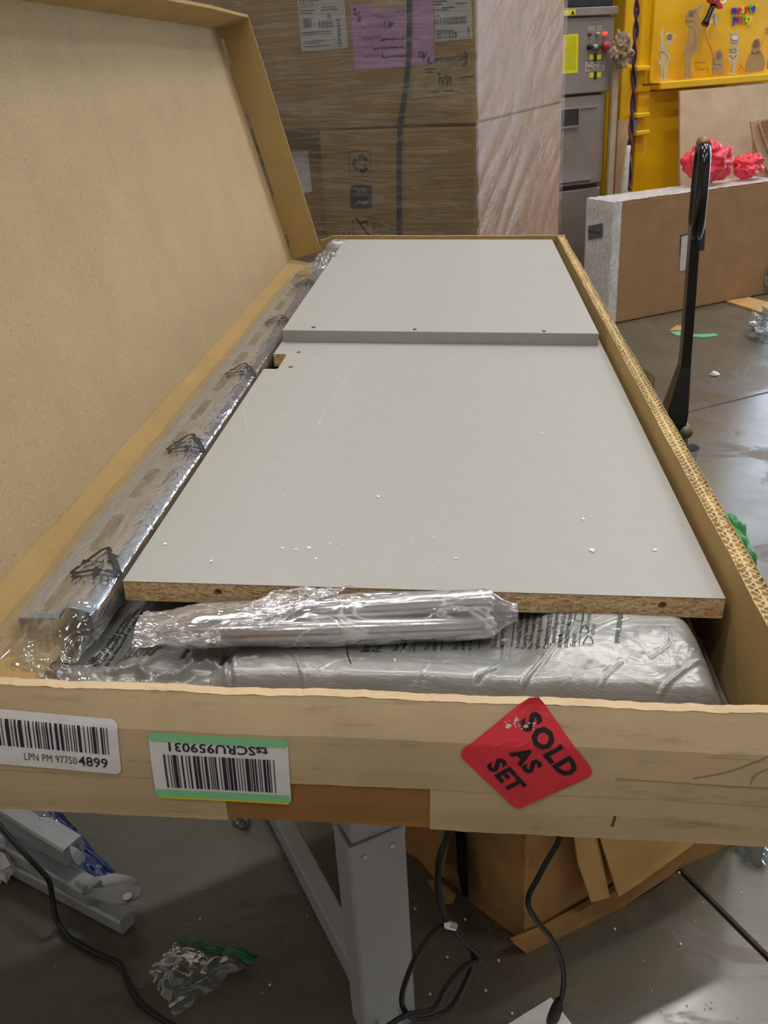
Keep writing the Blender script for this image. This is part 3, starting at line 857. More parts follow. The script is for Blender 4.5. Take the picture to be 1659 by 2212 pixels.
def on_foam(s, size, x, y, bold=0.0, spacing=1.0, lean=0.0, fn=None, ymax=0.07):
    """print running away from the viewer, up the cushion"""
    tg = text(s, size, bold, 'LEFT', spacing)
    fn = fn or foam_at
    ca, sa = math.cos(math.radians(90 + lean)), math.sin(math.radians(90 + lean))
    return tg.map(lambda p: (lambda X, Y: (X, Y, fn(X, Y) + 0.0009))(x + p[0] * ca - p[1] * sa, y + p[0] * sa + p[1] * ca))
def at_foam(px, py, h=-0.040):
    p = at(px, py, BOX, 2, h)
    for _ in range(4): p = at(px, py, BOX, 2, foam_at(p[0], p[1]))
    return p[0], p[1]
gp = G()
def add_print(g, *a, **k):
    q = on_foam(*a, **k); g.add(q.v, q.f)
for s, size, px, py, bold, lean in (('Sealed', 0.034, 672, 1404, 0.004, 0), ('Instapak', 0.0125, 798, 1410, 0.012, 2), ('Foam Packaging', 0.0118, 822, 1410, 0.0, 2), ('For information', 0.0070, 860, 1407, 0.010, -2), ('sealedair.com', 0.0070, 876, 1407, 0.010, -2),
                         ('This cushion provides', 0.0062, 926, 1407, 0.006, -3), ('material. Low density', 0.0062, 941, 1407, 0.006, -3), ('This cushion looks for', 0.0062, 988, 1406, 0.006, -3), ('polyethylene film. It', 0.0062, 1003, 1406, 0.006, -3), ('or it may be disposed', 0.0062, 1018, 1406, 0.006, -3),
                         ('The cushion can be', 0.0066, 1072, 1402, 0.006, -5), ('up to energy to clear', 0.0066, 1086, 1400, 0.006, -5), ('It contains 7% by volume', 0.0066, 1122, 1400, 0.012, -7), ('Comply: heavy metals in', 0.0066, 1136, 1400, 0.012, -7), ('the 1994 heavy metal with', 0.0066, 1150, 1400, 0.012, -8), ('pollute is ground water.', 0.0066, 1164, 1400, 0.012, -8),
                         ('Conforms to the European Packaging', 0.0070, 1184, 1400, 0.012, -9), ('"Essential Requirements" (1994) EU', 0.0070, 1198, 1400, 0.012, -9), ('amendments, and is accepted by', 0.0070, 1212, 1400, 0.012, -10), ('collection, substitute and sound', 0.0070, 1226, 1400, 0.012, -10), ('Europe.', 0.0070, 1242, 1398, 0.012, -10),
                         ('www.sealedair.com/instapak', 0.0105, 1338, 1392, 0.002, -12), ('POLY FORMA', 0.0052, 1272, 1362, 0.0, -12), ('BEST NR', 0.0052, 1284, 1372, 0.0, -12)):
    x, y = at_foam(px, py)
    add_print(gp, s, size, x, y, bold, 0.98, lean)
# dotted rules between the text blocks
for px, py, n, lean in ((893, 1407, 16, -2), (952, 1405, 15, -3), (1034, 1402, 16, -4), (1104, 1398, 26, -6), (1176, 1398, 34, -8), (1250, 1394, 36, -10)):
    x, y = at_foam(px, py)
    ca, sa = math.cos(math.radians(90 + lean)), math.sin(math.radians(90 + lean))
    for k in range(n):
        X, Y = x + ca * 0.0028 * k, y + sa * 0.0028 * k
        gp.add([(X + a, Y + b, foam_at(X + a, Y + b) + 0.0009) for a, b in ((0, 0), (0.0011, 0), (0.0011, 0.0016), (0, 0.0016))], [(0, 1, 2, 3)])
# long curved rule and the recycling marks
def foam_stroke(g, pix, w, fn=None):
    pts = [at_foam(*q) for q in pix]
    g.ribbon([(p[0], p[1], (fn or foam_at)(p[0], p[1]) + 0.0009) for p in spline([(a, b, 0) for a, b in pts], 6)], w, (0, 0, 1))
foam_stroke(gp, [(756, 1374), (750, 1395), (752, 1418), (758, 1434)], 0.0011)
for cx, cy2, r in ((1270, 1384, 11), (1262, 1360, 10), (1250, 1334, 10)):
    foam_stroke(gp, [(cx - r, cy2 + r * .7), (cx + r, cy2 + r * .6), (cx + r * .1, cy2 - r * .9), (cx - r, cy2 + r * .7)], 0.0009)
part('print', gp, INK, cush, kind='stuff')

# second cushion, left: printed top and crumpled collar
left = thing('foam_cushion', 'crumpled grey plastic cushion in the front left corner, under the bagged rail', 'cushion', BOX, (0.0, -0.05, -0.1065))
def lz(x, y):
    z = -0.046 - 0.010 * smooth(0.02, -0.04, x) - 0.018 * math.exp(-((x + 0.005) / 0.018) ** 2) * smooth(0.02, -0.06, y)
    return z + 0.003 * nz(x * 30, y * 30, 1.0) + 0.0016 * nz(x * 90, y * 60, 4.0)
g = G().sheet(lambda x, y: (x, y, lz(x, y)), frange(-0.040, 0.113, 90), frange(-0.085, 0.060, 80), lambda x, y: (0, 0, -0.1064 - lz(x, y)))
lt = part('skin', g, FOIL, left, True)
def cz(x, y):
    roll = -0.048 - 0.034 * smooth(-0.10, -0.165, y) - 0.020 * smooth(-0.03, -0.10, x)
    wx, wy = x + 0.016 * nz(x * 22, y * 22, 3.0), y + 0.016 * nz(x * 22, y * 22, 7.0)
    r1 = 1 - min(1.0, abs(nz(wx * 26 - wy * 10, wy * 34, 6.0)) * 3.2)
    r2 = 1 - min(1.0, abs(nz(wx * 60 + wy * 30, wy * 70, 9.0)) * 3.0)
    busy = 0.35 + 0.65 * smooth(-0.02, 0.05, x)
    return roll + busy * (0.014 * r1 * r1 + 0.003 * r2) - 0.006 + 0.006 * nz(x * 16, y * 20, 2.0)
part('crumpled_collar', G().sheet(lambda x, y: (x, y, cz(x, y)), frange(-0.044, 0.126, 130), frange(-0.188, -0.074, 90), lambda x, y: (0, 0, -0.1062 - cz(x, y))), FOIL, left, True)
gp = G()
for s, px, py, lean in (('This cushion provides protection', 172, 1425, -14), ('material. Low density polyethylene', 184, 1425, -14), ('or it may be disposed of safely by', 200, 1426, -14), ('The cushion can be burned to', 258, 1418, -18), ('up to energy to clean and heavy', 270, 1420, -18), ('Comply in ground water, use', 284, 1420, -20), ('Conforms to heavy duty pack', 298, 1420, -20), ('collection, substitute and', 312, 1420, -22), ('Europe. large', 326, 1420, -22), ('www.sea', 398, 1424, -10)):
    p = at(px, py, BOX, 2, -0.046)
    add_print(gp, s, 0.0074 if s != 'www.sea' else 0.011, p[0], p[1], 0.012, 0.95, lean, fn=lz)
part('print', gp, INK, lt, kind='stuff')
# cushion at the far left end
def fz(x, y): return 0.0
g = G()
nU, nW = 40, 28
def fpt(a, b):
    x = -0.012 + 0.046 * math.copysign(abs(math.cos(a)) ** 0.7, math.cos(a)) * math.cos(b) ** 0.6
    y = 1.905 + 0.036 * math.copysign(abs(math.sin(a)) ** 0.7, math.sin(a)) * math.cos(b) ** 0.6
    z = -0.040 + 0.066 * math.sin(b)
    k = 0.004 * nz(x * 50, y * 50, z * 50) + 0.002 * nz(x * 140, y * 140, z * 140)
    return (x + k, y + k * .5, z + k)
g.grid(fpt, frange(-math.pi / 2 + 0.01, math.pi / 2 - 0.01, nW), [2 * math.pi * k / nU for k in range(nU)], wrap=True) if False else g.grid(lambda b, a: fpt(a, b), frange(-math.pi / 2 + 0.01, math.pi / 2 - 0.01, nW), [2 * math.pi * k / nU for k in range(nU)], wrap=True)
solo('foam_cushion', 'small grey plastic cushion wedged in the far left corner of the carton', 'cushion', BOX, (-0.012, 1.905, -0.1065), g, FOIL, True)

# ------------------------------------------------------------------ bagged slotted rail along the left side
rail = thing('slotted_rail', 'long silver steel rail with oblong slots, bagged, along the left of the grey boards', 'rail', BOX, (-0.05, 0.78, -0.040))
RY0, RY1 = -0.055, 1.60
sl = []
y = -0.056 + 0.0
y = 0.085 - 0.141
while y + 0.094 < RY1:
    if y > RY0 + 0.01: sl.append(rrect(-0.0725, y, -0.0570, y + 0.094, 0.0074, 4))
    y += 0.141
sl.append(rrect(-0.0725, RY0 + 0.012, -0.0570, 0.035, 0.0074, 4))
c = plate([(-0.088, RY0), (-0.046, RY0), (-0.046, RY1), (-0.088, RY1)], sl, 0.0016); c.map(lambda p: (p[0], p[1], p[2] - 0.0130)); part('slotted_flange', c, RAIL, rail)
prof = [(-0.0465, -0.0138)] + [(-0.0325 + 0.0135 * math.cos(math.radians(a)), -0.0130 + 0.0135 * math.sin(math.radians(a))) for a in range(175, 60, -12)] + [(-0.0215, -0.0020), (-0.0150, -0.0042), (-0.0128, -0.0075), (-0.0125, -0.0375)]
g = G().sheet(lambda y, k: (prof[int(k)][0], y, prof[int(k)][1]), [RY0, RY1], list(range(len(prof))), lambda y, k: (-0.0008, 0, -0.0014))
part('channel', g, RAIL, rail, False)
part('lip', G().box((-0.0884, RY0, -0.026), (-0.0868, RY1, -0.0122)), RAIL, rail)

BAG_TAB = [(-0.124, -0.0330), (-0.112, -0.0250), (-0.095, -0.0135), (-0.088, -0.0100), (-0.062, -0.0040), (-0.046, -0.0004), (-0.033, 0.0026), (-0.018, 0.0016), (-0.0095, -0.0020), (-0.0065, -0.0100), (-0.006, -0.028)]
BAG_T = frange(0, 1, 46)
BAG_L = [0.0]
for (a, b), (c2, d) in zip(BAG_TAB, BAG_TAB[1:]): BAG_L.append(BAG_L[-1] + math.hypot(c2 - a, d - b))
def bag_pt(y, t):
    L = t * BAG_L[-1]
    x = interp(L, [(l, p[0]) for l, p in zip(BAG_L, BAG_TAB)]); z = interp(L, [(l, p[1]) for l, p in zip(BAG_L, BAG_TAB)])
    wob = 0.0010 * nz(x * 60, y * 16, 2.0) + 0.0009 * abs(nz(x * 110, y * 45, 7.0))
    left_w = 0.006 * nz(y * 9, 5.0) + 0.0025 * nz(y * 40, 6.0)
    x += left_w * (1 - t) ** 2
    ne = smooth(-0.045, -0.098, y); fe = smooth(1.60, 1.665, y)
    if ne > 0:
        xm = -0.062
        x = xm + (x - xm) * (1 - 0.10 * ne) - 0.004 * ne
        z = lerp(z, -0.0330 + 0.004 * nz(x * 90, y * 90), ne)
        wob += ne * 0.0045 * nz(x * 75, y * 75, 3.0)
    if fe > 0:
        x = lerp(x, -0.030 + (x + 0.06) * 0.45, fe); z = lerp(z, 0.004 + 0.02 * t, fe)
        wob += fe * 0.016 * nz(x * 60, y * 60, 9.0)
    return (x, y, z + max(wob, -0.001))
bag = thing('clear_plastic_bag', 'long clear polythene sleeve with black recycling marks around the slotted rail', 'plastic bag', BOX, (-0.06, 0.78, -0.040))
part('film', G().grid(bag_pt, frange(-0.100, 1.668, 520), BAG_T), FILM, bag, True)
# flattened seam of the sleeve hanging over at the near end
def tail_pt(a, b):
    x = lerp(-0.116, 0.000, a); y = -0.100 - 0.030 * b * (0.35 + 0.65 * smooth(0.35, 0.85, a)) ; z = -0.034 - 0.020 * b * smooth(0.3, 0.9, a) + 0.0060 * nz(a * 9, b * 5, 4.0) + 0.004 * nz(a * 30, b * 20, 4.0)
    return (x, y, z)
part('sleeve_end', G().grid(tail_pt, frange(0, 1, 60), frange(0, 1, 16)), FILM, bag, True)
def end_tuft(a, b):
    r = lerp(0.018, 0.030, b) * (1 + 0.45 * nz(math.cos(a) * 2.5, math.sin(a) * 2.5, b * 3))
    return (-0.026 + 0.9 * r * math.cos(a) + 0.012 * b, 1.60 + 0.075 * b + 0.014 * nz(a * 3, b * 4), 0.0 + 0.016 * b + 0.7 * r * math.sin(a) + 0.009 * nz(a * 4, b * 6, 2.0))
part('sleeve_end', G().grid(lambda b, a: end_tuft(a, b), frange(0, 1, 12), [2 * math.pi * k / 32 for k in range(32)], wrap=True), FILM, bag)
def bag_z(x, y):
    return interp(x, BAG_TAB) + 0.0030
def recycle_mark(x0, y0, s, flip=1):
    """three chasing arrows round 04 with PE-LD under them, lying on the sleeve"""
    g = G()
    R = 1.0
    tri = [(math.cos(math.radians(90 + 120 * k)), math.sin(math.radians(90 + 120 * k))) for k in range(3)]
    for k in range(3):
        a, b, c3 = np.array(tri[k]), np.array(tri[(k + 1) % 3]), np.array(tri[(k + 2) % 3])
        p = [a + (c3 - a) * 0.30, a + (c3 - a) * 0.10, a * 0.93 + (b - a) * 0.07, a + (b - a) * 0.16, a + (b - a) * 0.52]
        path = [(q[0], q[1], 0) for q in spline([(q[0], q[1], 0) for q in p], 5)]
        g.ribbon(path, 0.17, (0, 0, 1))
        d = (b - a) / np.linalg.norm(b - a); nn = np.array([-d[1], d[0]]); e = a + (b - a) * 0.50
        g.add([tuple(e + nn * 0.24) + (0,), tuple(e - nn * 0.24) + (0,), tuple(e + d * 0.36) + (0,)], [(0, 1, 2)])
    q = text('04', 0.46, 0.0, 'CENTER'); g.add([(a, b - 0.17, 0) for a, b, _ in q.v], q.f)
    q = text('PE-LD', 0.44, 0.0, 'CENTER', 1.15); g.add([(a, b - 1.05, 0) for a, b, _ in q.v], q.f)
    return g.map(lambda p: (lambda X, Y: (X, Y, bag_z(X, Y)))(x0 + p[0] * s * 1.12 - 0.14 * p[1] * s, y0 + p[1] * s * 1.25))
for k, (y, s) in enumerate(((0.030, 0.0290), (0.375, 0.0290), (0.722, 0.0290), (1.072, 0.0290), (1.435, 0.0290))):
    part('recycling_mark', recycle_mark(-0.036, y, s), INK, bag)

# ------------------------------------------------------------------ bagged bright tubes across the front cushion
PA, PB = np.array([0.060, -0.052, -0.0215]), np.array([0.388, -0.0215, -0.0110])
ax = (PB - PA) / np.linalg.norm(PB - PA)
sd = np.cross((0, 0, 1), ax); sd /= np.linalg.norm(sd); upv = np.cross(ax, sd)
TL = np.linalg.norm(PB - PA)
def side_at(s):
    a = math.radians(48) * smooth(0.1, 0.9, s)
    return sd * math.cos(a) + upv * math.sin(a), upv * math.cos(a) - sd * math.sin(a)
for k, (o, h, lab) in enumerate(((-0.0125, 0.0, 'bright steel tube nearest the viewer in the clear bag on the front cushion'), (0.0125, 0.003, 'bright steel tube against the raw board edge in the clear bag on the front cushion'))):
    a = PA + sd * o + upv * h + ax * 0.02; b = PB + side_at(1)[0] * o - ax * 0.012
    t = thing('steel_tube', lab, 'tube', BOX, tuple((a + b) / 2 - upv * 0.0115), 'bagged steel tubes')
    pts = [a, a + ax * 0.001, b - ax * 0.001, b]
    part('shell', G().tube(pts, [0.0105, 0.0115, 0.0115, 0.0105], 24, False), CHROME, t, True)
    part('bore', G().tube([a + ax * 0.003, b - ax * 0.003], [0.0098, 0.0098], 16), STEEL_DARK, t)
def sleeve_pt(s, a):
    w, h = 0.0275, 0.0158
    if s < 0.10:
        w = lerp(0.020, w, smooth(-0.05, 0.10, s)); h = lerp(0.009, h, smooth(-0.05, 0.10, s))
    if s > 0.93:
        k = smooth(0.93, 1.03, s); w = lerp(w, 0.010, k); h = lerp(h, 0.006, k)
    c, q = math.cos(a), math.sin(a)
    k = 1 + 0.06 * nz(c * 2 + s * 4, q * 2, s * 5) + 0.05 * abs(nz(c * 3, q * 3 + s * 6, s * 9)) + (0.16 * nz(c * 4, q * 4, s * 30) if s < 0.06 or s > 0.93 else 0)
    w *= 1 - 0.12 * smooth(0.3, 0.9, s); e1_, e2_ = side_at(s)
    p = PA + ax * (s * TL) + e1_ * (w * k * math.copysign(abs(c) ** 0.75, c)) + e2_ * (h * k * math.copysign(abs(q) ** 0.8, q) + 0.0015)
    return tuple(p)
slv = thing('clear_plastic_bag', 'crinkled clear bag wrapped round the bright steel tubes on the front cushion', 'plastic bag', BOX, tuple((PA + PB) / 2 - upv * 0.016))
part('film', G().grid(sleeve_pt, frange(-0.085, 1.035, 190), [2 * math.pi * k / 44 for k in range(44)], wrap=True), FILM_TUBE, slv, True)
# loose flap of the bag folded back over the left end
def flapfold(a, b):
    p = PA + ax * (0.055 + 0.055 * b + 0.075 * a) + sd * (-0.030 + 0.062 * a) + upv * (0.0175 + 0.012 * math.sin(a * 3.0) * (1 - 0.5 * b) + 0.005 * nz(a * 5, b * 4, 2.0) + 0.002 * nz(a * 18, b * 16, 2.0))
    return tuple(p)
part('folded_flap', G().grid(flapfold, frange(0, 1, 40), frange(0, 1, 26)), FILM_TUBE, slv, True)
def collar2(a, b):
    p = PA + ax * (-0.028 + 0.085 * b) + sd * (-0.034 + 0.066 * a + 0.006 * nz(a * 4, b * 4)) + upv * (0.002 + 0.017 * math.sin(math.pi * min(1, a * 1.05)) * (0.35 + 0.65 * b) + 0.004 * nz(a * 8, b * 6, 5.0) + 0.002 * nz(a * 25, b * 22, 1.0))
    return tuple(p)
part('open_mouth', G().grid(collar2, frange(0, 1, 40), frange(0, 1, 30)), FILM_TUBE, slv, True)

# ================================================================== under the desk
def rpt(px, py, v): return at(px, py, ROOM, 1, v)
def fpt_(px, py, z=0.0): return at(px, py, ROOM, 2, z)

old = thing('worn_carton', 'battered brown carton with open flaps standing under the desk', 'carton', ROOM, (0.90, 1.22, 0))
CU0, CU1, CV0, CV1, CH = 0.645, 1.13, 0.955, 1.46, 0.44
def wall_sheet(p0, p1, z0, z1, t, k, amp=0.006):
    p0, p1 = np.array(p0), np.array(p1)
    def fn(a, s):
        q = p0 + (p1 - p0) * a
        w = amp * nz(a * 4 + k, s * 4, k) + amp * 0.3 * nz(a * 14 + k, s * 14, k)
        frag = 0.007 * abs(nz(a * 9, k)) * (1 - s) * (1 if s == 0 else 0)
        return (q[0] + t[0] * w / 0.006, q[1] + t[1] * w / 0.006, lerp(z0 + frag, z1, s))
    return G().sheet(fn, frange(0, 1, 40), frange(0, 1, 20), lambda a, s: (t[0], t[1], 0))
part('carton_side', wall_sheet((CU0, CV0), (CU1, CV0), 0.0, CH, (0, 0.006), 1.0), KR_OLD, old)
part('carton_side', wall_sheet((CU0 - 0.15, CV1), (CU0, CV0), 0.0, CH, (0.006, 0), 3.0, 0.010), KR_OLD, old)
part('carton_side', wall_sheet((CU1, CV0), (CU1, CV1), 0.0, CH, (-0.006, 0), 5.0), KR_OLD, old)
part('carton_side', wall_sheet((CU1, CV1), (CU0 - 0.15, CV1), 0.0, CH, (0, -0.006), 7.0), KR_OLD, old)
part('carton_base', G().box((CU0 + .01, CV0 + .01, 0.001), (CU1 - .01, CV1 - .01, 0.007)), KR_OLD, old)
def slab_from(pix, v, t, dv=None):
    pts = [rpt(x, y, v if dv is None else v + dv[i]) for i, (x, y) in enumerate(pix)]
    g = G(); n = len(pts)
    g.add(pts + [(a, b + t, c) for a, b, c in pts], [tuple(range(n)), tuple(range(2 * n - 1, n - 1, -1))] + [(i, i + n, (i + 1) % n + n, (i + 1) % n) for i in range(n)])
    return g
FLP = kraft('carton_flap_inside', (190, 152, 98), 0.5, 0.1)
part('hanging_flap', slab_from([(1262, 1700), (1600, 1700), (1530, 1795), (1490, 1830), (1395, 1900), (1337, 1938)], 0.915, 0.006, [0.02, 0.02, 0.0, -0.002, -0.008, -0.012]), FLP, old)
part('hanging_flap', slab_from([(1228, 1700), (1262, 1700), (1300, 1850), (1318, 1938), (1278, 1950), (1248, 1860)], 0.918, 0.005, [0.015, 0.015, 0, -.005, -.01, 0]), FLP, old)
part('crushed_flap', slab_from([(1110, 2038), (1140, 2062), (1165, 2066), (1200, 2040), (1330, 1970), (1450, 1890), (1530, 1800), (1500, 1802), (1420, 1870), (1290, 1948), (1180, 2010)], 0.935, 0.012), KR_OLD, old)
def left_slab(pix, u, t):
    pts = [at(x, y, ROOM, 0, u) for x, y in pix]
    n = len(pts)
    return G().add(pts + [(a - t, b, c) for a, b, c in pts], [tuple(range(n)), tuple(range(2 * n - 1, n - 1, -1))] + [(i, i + n, (i + 1) % n + n, (i + 1) % n) for i in range(n)])
part('hanging_flap', left_slab([(860, 1700), (990, 1700), (975, 1790), (955, 1890), (945, 1898), (900, 1840), (870, 1800)], 0.555, 0.005), KR_OUT, old)
part('torn_corner', left_slab([(925, 1900), (945, 1898), (985, 1930), (980, 1950), (922, 1947), (920, 1925)], 0.565, 0.006), KR_OLD, old)
part('black_tape', left_slab([(985, 1770), (1008, 1770), (1013, 1940), (1000, 1930), (990, 1880)], 0.590, 0.002), DARK, old)
sc = solo('cardboard_scrap', 'bent scrap of brown cardboard on the floor right of the worn carton', 'scrap', ROOM, fpt_(1500, 1835), G().add([fpt_(1480, 1840, 0.004), fpt_(1494, 1852, 0.004), fpt_(1556, 1803, 0.004), fpt_(1548, 1796, 0.004), fpt_(1475, 1824, 0.022), fpt_(1496, 1843, 0.026), fpt_(1554, 1800, 0.022), fpt_(1545, 1790, 0.018)], [(3, 2, 1, 0), (4, 5, 6, 7), (0, 1, 5, 4), (1, 2, 6, 5), (2, 3, 7, 6), (3, 0, 4, 7)]), FLP)

# cables
def cable(name, label, pts, r, k=8):
    p = spline(pts, k)
    b = (p[-1][0], p[-1][1], min(q[2] for q in p) - r)
    return solo(name, label, 'cable', ROOM, b, G().tube(p, r, 9), DARK, True)
pts = []
for (px, py, z) in ((-60, 1725, 0.16), (-20, 1760, 0.155), (20, 1808, 0.14), (70, 1862, 0.12), (104, 1900, 0.085), (113, 1940, 0.05), (122, 1985, 0.02), (150, 2025, 0.008), (205, 2058, 0.008), (255, 2080, 0.008), (272, 2110, 0.008), (290, 2148, 0.008), (325, 2185, 0.008), (370, 2214, 0.008), (430, 2250, 0.008)):
    pts.append(fpt_(px, py, z))
cable('power_cord', 'black power cord snaking across the floor at the left', pts, 0.0052)
cb = thing('cable_bundle', 'looped black cable with a tie, hanging down beside the desk leg', 'cable', ROOM, rpt(895, 2230, 0.875))
def front_path(pix, v): return [rpt(x, y, v + (dv[0] if dv else 0)) for x, y, *dv in pix]
part('cable_run', G().tube(spline(front_path([(985, 1700), (978, 1765), (965, 1810), (951, 1850), (946, 1900), (950, 1945), (964, 1985), (973, 1997)], 0.82)), 0.0052, 9), DARK, cb, True)
part('cable_loop', G().tube(spline(front_path([(973, 1997), (940, 2010), (905, 2055), (880, 2110), (868, 2155), (875, 2185), (900, 2203), (935, 2198), (975, 2175), (1008, 2115), (1022, 2070), (1005, 2030), (973, 2000)], 0.82)), 0.0042, 9), DARK, cb, True)
part('cable_loop', G().tube(spline(front_path([(975, 2000), (1000, 2030), (1036, 2066), (1000, 2090), (965, 2130), (935, 2180), (880, 2192), (840, 2215), (790, 2250)], 0.812)), 0.0042, 9), DARK, cb, True)
part('cable_tie', G().tube(front_path([(966, 1997), (982, 2001)], 0.813), 0.0062, 10), CHROME, cb)
cc = thing('cable', 'black cable with a plug hanging in front of the worn carton', 'cable', ROOM, rpt(1190, 2205, 0.79))
part('cable_run', G().tube(spline(front_path([(1222, 1700), (1216, 1780), (1205, 1820), (1180, 1862), (1160, 1900), (1144, 1930), (1143, 1960), (1165, 1995), (1190, 2025), (1210, 2065), (1218, 2110), (1214, 2150), (1206, 2172)], 0.79)), 0.0042, 9), DARK, cc, True)
part('plug', G().tube(front_path([(1208, 2160), (1204, 2175), (1196, 2196), (1190, 2210)], 0.79), [0.006, 0.0092, 0.0098, 0.0085], 10), DARK, cc, True)
c0 = np.array(fpt_(1190, 2163))
q1, q2 = np.array(fpt_(1105, 2216)), np.array(fpt_(1236, 2222))
d1, d2 = (q1 - c0) / np.linalg.norm(q1 - c0), (q2 - c0) / np.linalg.norm(q2 - c0)
pl = [c0, c0 + d2 * 0.25, c0 + d2 * 0.25 + d1 * 0.35, c0 + d1 * 0.35]
g = G().prism([tuple(p) for p in pl], 2, 0.0008, 0.010)
solo('white_board', 'corner of a white board lying on the floor below the plug', 'board', ROOM, tuple(c0), g, WHITE)

# zip bag on the floor
def quad_pt(c, a, b): return (1 - a) * (1 - b) * c[0] + a * (1 - b) * c[1] + a * b * c[2] + (1 - a) * b * c[3]
zc = [np.array(fpt_(*q)) for q in ((386, 2046), (541, 2094), (380, 2206), (322, 2112))]
zb = thing('zip_bag', 'empty clear zip bag with a green slider edge lying on the floor', 'plastic bag', ROOM, tuple(sum(zc) / 4))
def zpt(a, b):
    p = quad_pt(zc, a, b)
    h = 0.012 + 0.016 * max(0, nz(a * 3, b * 3, 6.0)) + 0.010 * abs(nz(a * 5, b * 5, 2.0)) + 0.018 * math.sin(math.pi * a) * math.sin(math.pi * b)
    return (p[0] + 0.006 * nz(a * 5, b * 7, 1.0), p[1] + 0.006 * nz(a * 6, b * 5, 4.0), max(0.002, h))
FILM_BAG = film('clear_zip_bag', (214, 220, 222), 0.14, 0.34, 16, (1, 1, 1), (0, 0, 0), 0.35, 0.09, (225, 228, 232), 0.006, 0.05)
part('film', G().grid(zpt, frange(0, 1, 50), frange(0, 1, 50)), FILM_BAG, zb, True)
part('zip_strip', G().sheet(lambda a, b: tuple(np.array(zpt(a, 0.0)) + (zc[0] - zc[3]) * 0.22 * b * (0.45 + 0.75 * a) + np.array((0, 0, 0.003))), frange(-0.01, 1.02, 30), [0, .5, 1], lambda a, b: (0, 0, -0.0012)), plain('green_zip', (28, 120, 66), 0.4), zb, True)
part('purple_line', G().sheet(lambda a, b: tuple(np.array(zpt(a, 0.02 + 0.05 * b)) + np.array((0, 0, 0.0012))), frange(-0.01, 1.02, 30), [0, 1], lambda a, b: (0, 0, -0.0008)), plain('purple_zip_line', (120, 84, 140), 0.4), zb, True)

# bagged metal bracket parts
BR = plain('bracket_grey', (176, 176, 182), 0.45, 0.2, 0.04)
br = thing('folding_bracket', 'bagged grey metal folding brackets lying on the floor at the left', 'bracket', ROOM, fpt_(200, 1960))
def zp(px, py, z): return np.array(fpt_(px, py, z))
def bar(a, b, w, h):
    a, b = np.array(a), np.array(b); d = (b - a) / np.linalg.norm(b - a); s = np.cross(d, (0, 0, 1)); s /= np.linalg.norm(s); n = np.cross(s, d)
    g = G(); n_ = 5
    prof = [(-w, -h + .004), (-w + .004, -h), (w - .004, -h), (w, -h + .004), (w, h - .004), (w - .004, h), (-w + .004, h), (-w, h - .004)]
    g.add([tuple(p + s * x + n * y) for p in (a, b) for x, y in prof], [tuple(range(8))[::-1], tuple(range(8, 16))] + [(k, (k + 1) % 8, (k + 1) % 8 + 8, k + 8) for k in range(8)])
    return g
part('arm', bar(zp(-60, 1705, 0.13), zp(160, 1838, 0.105), 0.024, 0.022), BR, br)
part('arm', bar(zp(-40, 1790, 0.055), zp(205, 1930, 0.055), 0.020, 0.018), BR, br)
part('arm', bar(zp(40, 1870, 0.020), zp(275, 1992, 0.020), 0.017, 0.017), BR, br)
def link(pix, z, t):
    return G().prism([tuple(fpt_(x, y, z)) for x, y in pix], 2, z - t, z)
p = part('link_plate', link([(178, 1925), (184, 1918), (196, 1920), (222, 1916), (258, 1906), (272, 1909), (298, 1913), (307, 1922), (300, 1935), (272, 1952), (240, 1951), (205, 1938), (182, 1936)], 0.075, 0.005), BR, br)
part('link_plate', link([(196, 1897), (222, 1891), (246, 1886), (272, 1890), (290, 1895), (295, 1903), (290, 1911), (258, 1906), (222, 1914), (205, 1908)], 0.060, 0.005), BR, br)
for px, py in ((188, 1926), (276, 1941)):
    c3 = zp(px, py, 0.075); part('pivot_bolt', G().tube([tuple(c3), tuple(c3 + np.array((0, 0, 0.006)))], 0.0085, 14), CHROME, p)
part('end_tab', link([(150, 1826), (166, 1832), (184, 1848), (182, 1858), (168, 1868), (155, 1852)], 0.128, 0.004), BR, br)
bagc = thing('plastic_bag', 'clear and blue plastic wrapping loosely covering the metal brackets', 'plastic bag', ROOM, fpt_(110, 1880))
bq = [zp(-80, 1640, 0.10), zp(90, 1735, 0.10), zp(262, 1905, 0.03), zp(170, 1905, 0.05)]
def bl(a, b):
    p = quad_pt([bq[0], bq[1], bq[2], bq[3]], b, a)
    return tuple(p + np.array((0, 0, 0.010 * nz(a * 5, b * 4, 3.0) + 0.004 * nz(a * 16, b * 12, 3.0))))
def bl_pt(a, b):
    e0 = lerp(zp(-60, 1660, 0.06), zp(180, 1905, 0.045), a); e1 = lerp(zp(75, 1690, 0.06), zp(252, 1890, 0.02), a)
    p = lerp(e0, e1, b); return (p[0], p[1], max(0.004, p[2] + 0.012 * nz(a * 6, b * 4, 3.0) + 0.005 * nz(a * 18, b * 12, 3.0)))
part('blue_film', G().grid(bl_pt, frange(0, 1, 50), frange(0, 1, 22)), BLUE_FILM, bagc, True)
def cl_pt(a, b):
    e0 = lerp(zp(-60, 1770, 0.09), zp(215, 1985, 0.0), a); e1 = lerp(zp(40, 1690, 0.16), zp(205, 1850, 0.10), a)
    p = lerp(e0, e1, b); h = 0.030 * math.sin(math.pi * b)
    return (p[0], p[1], max(0.045 * (1 - a) + 0.04, p[2] + h + 0.010 * nz(a * 6, b * 4, 9.0) + 0.004 * nz(a * 18, b * 14, 3.0)))
part('clear_film', G().grid(cl_pt, frange(0, 0.86, 60), frange(0, 1, 26)), FILM_BAG, bagc, True)
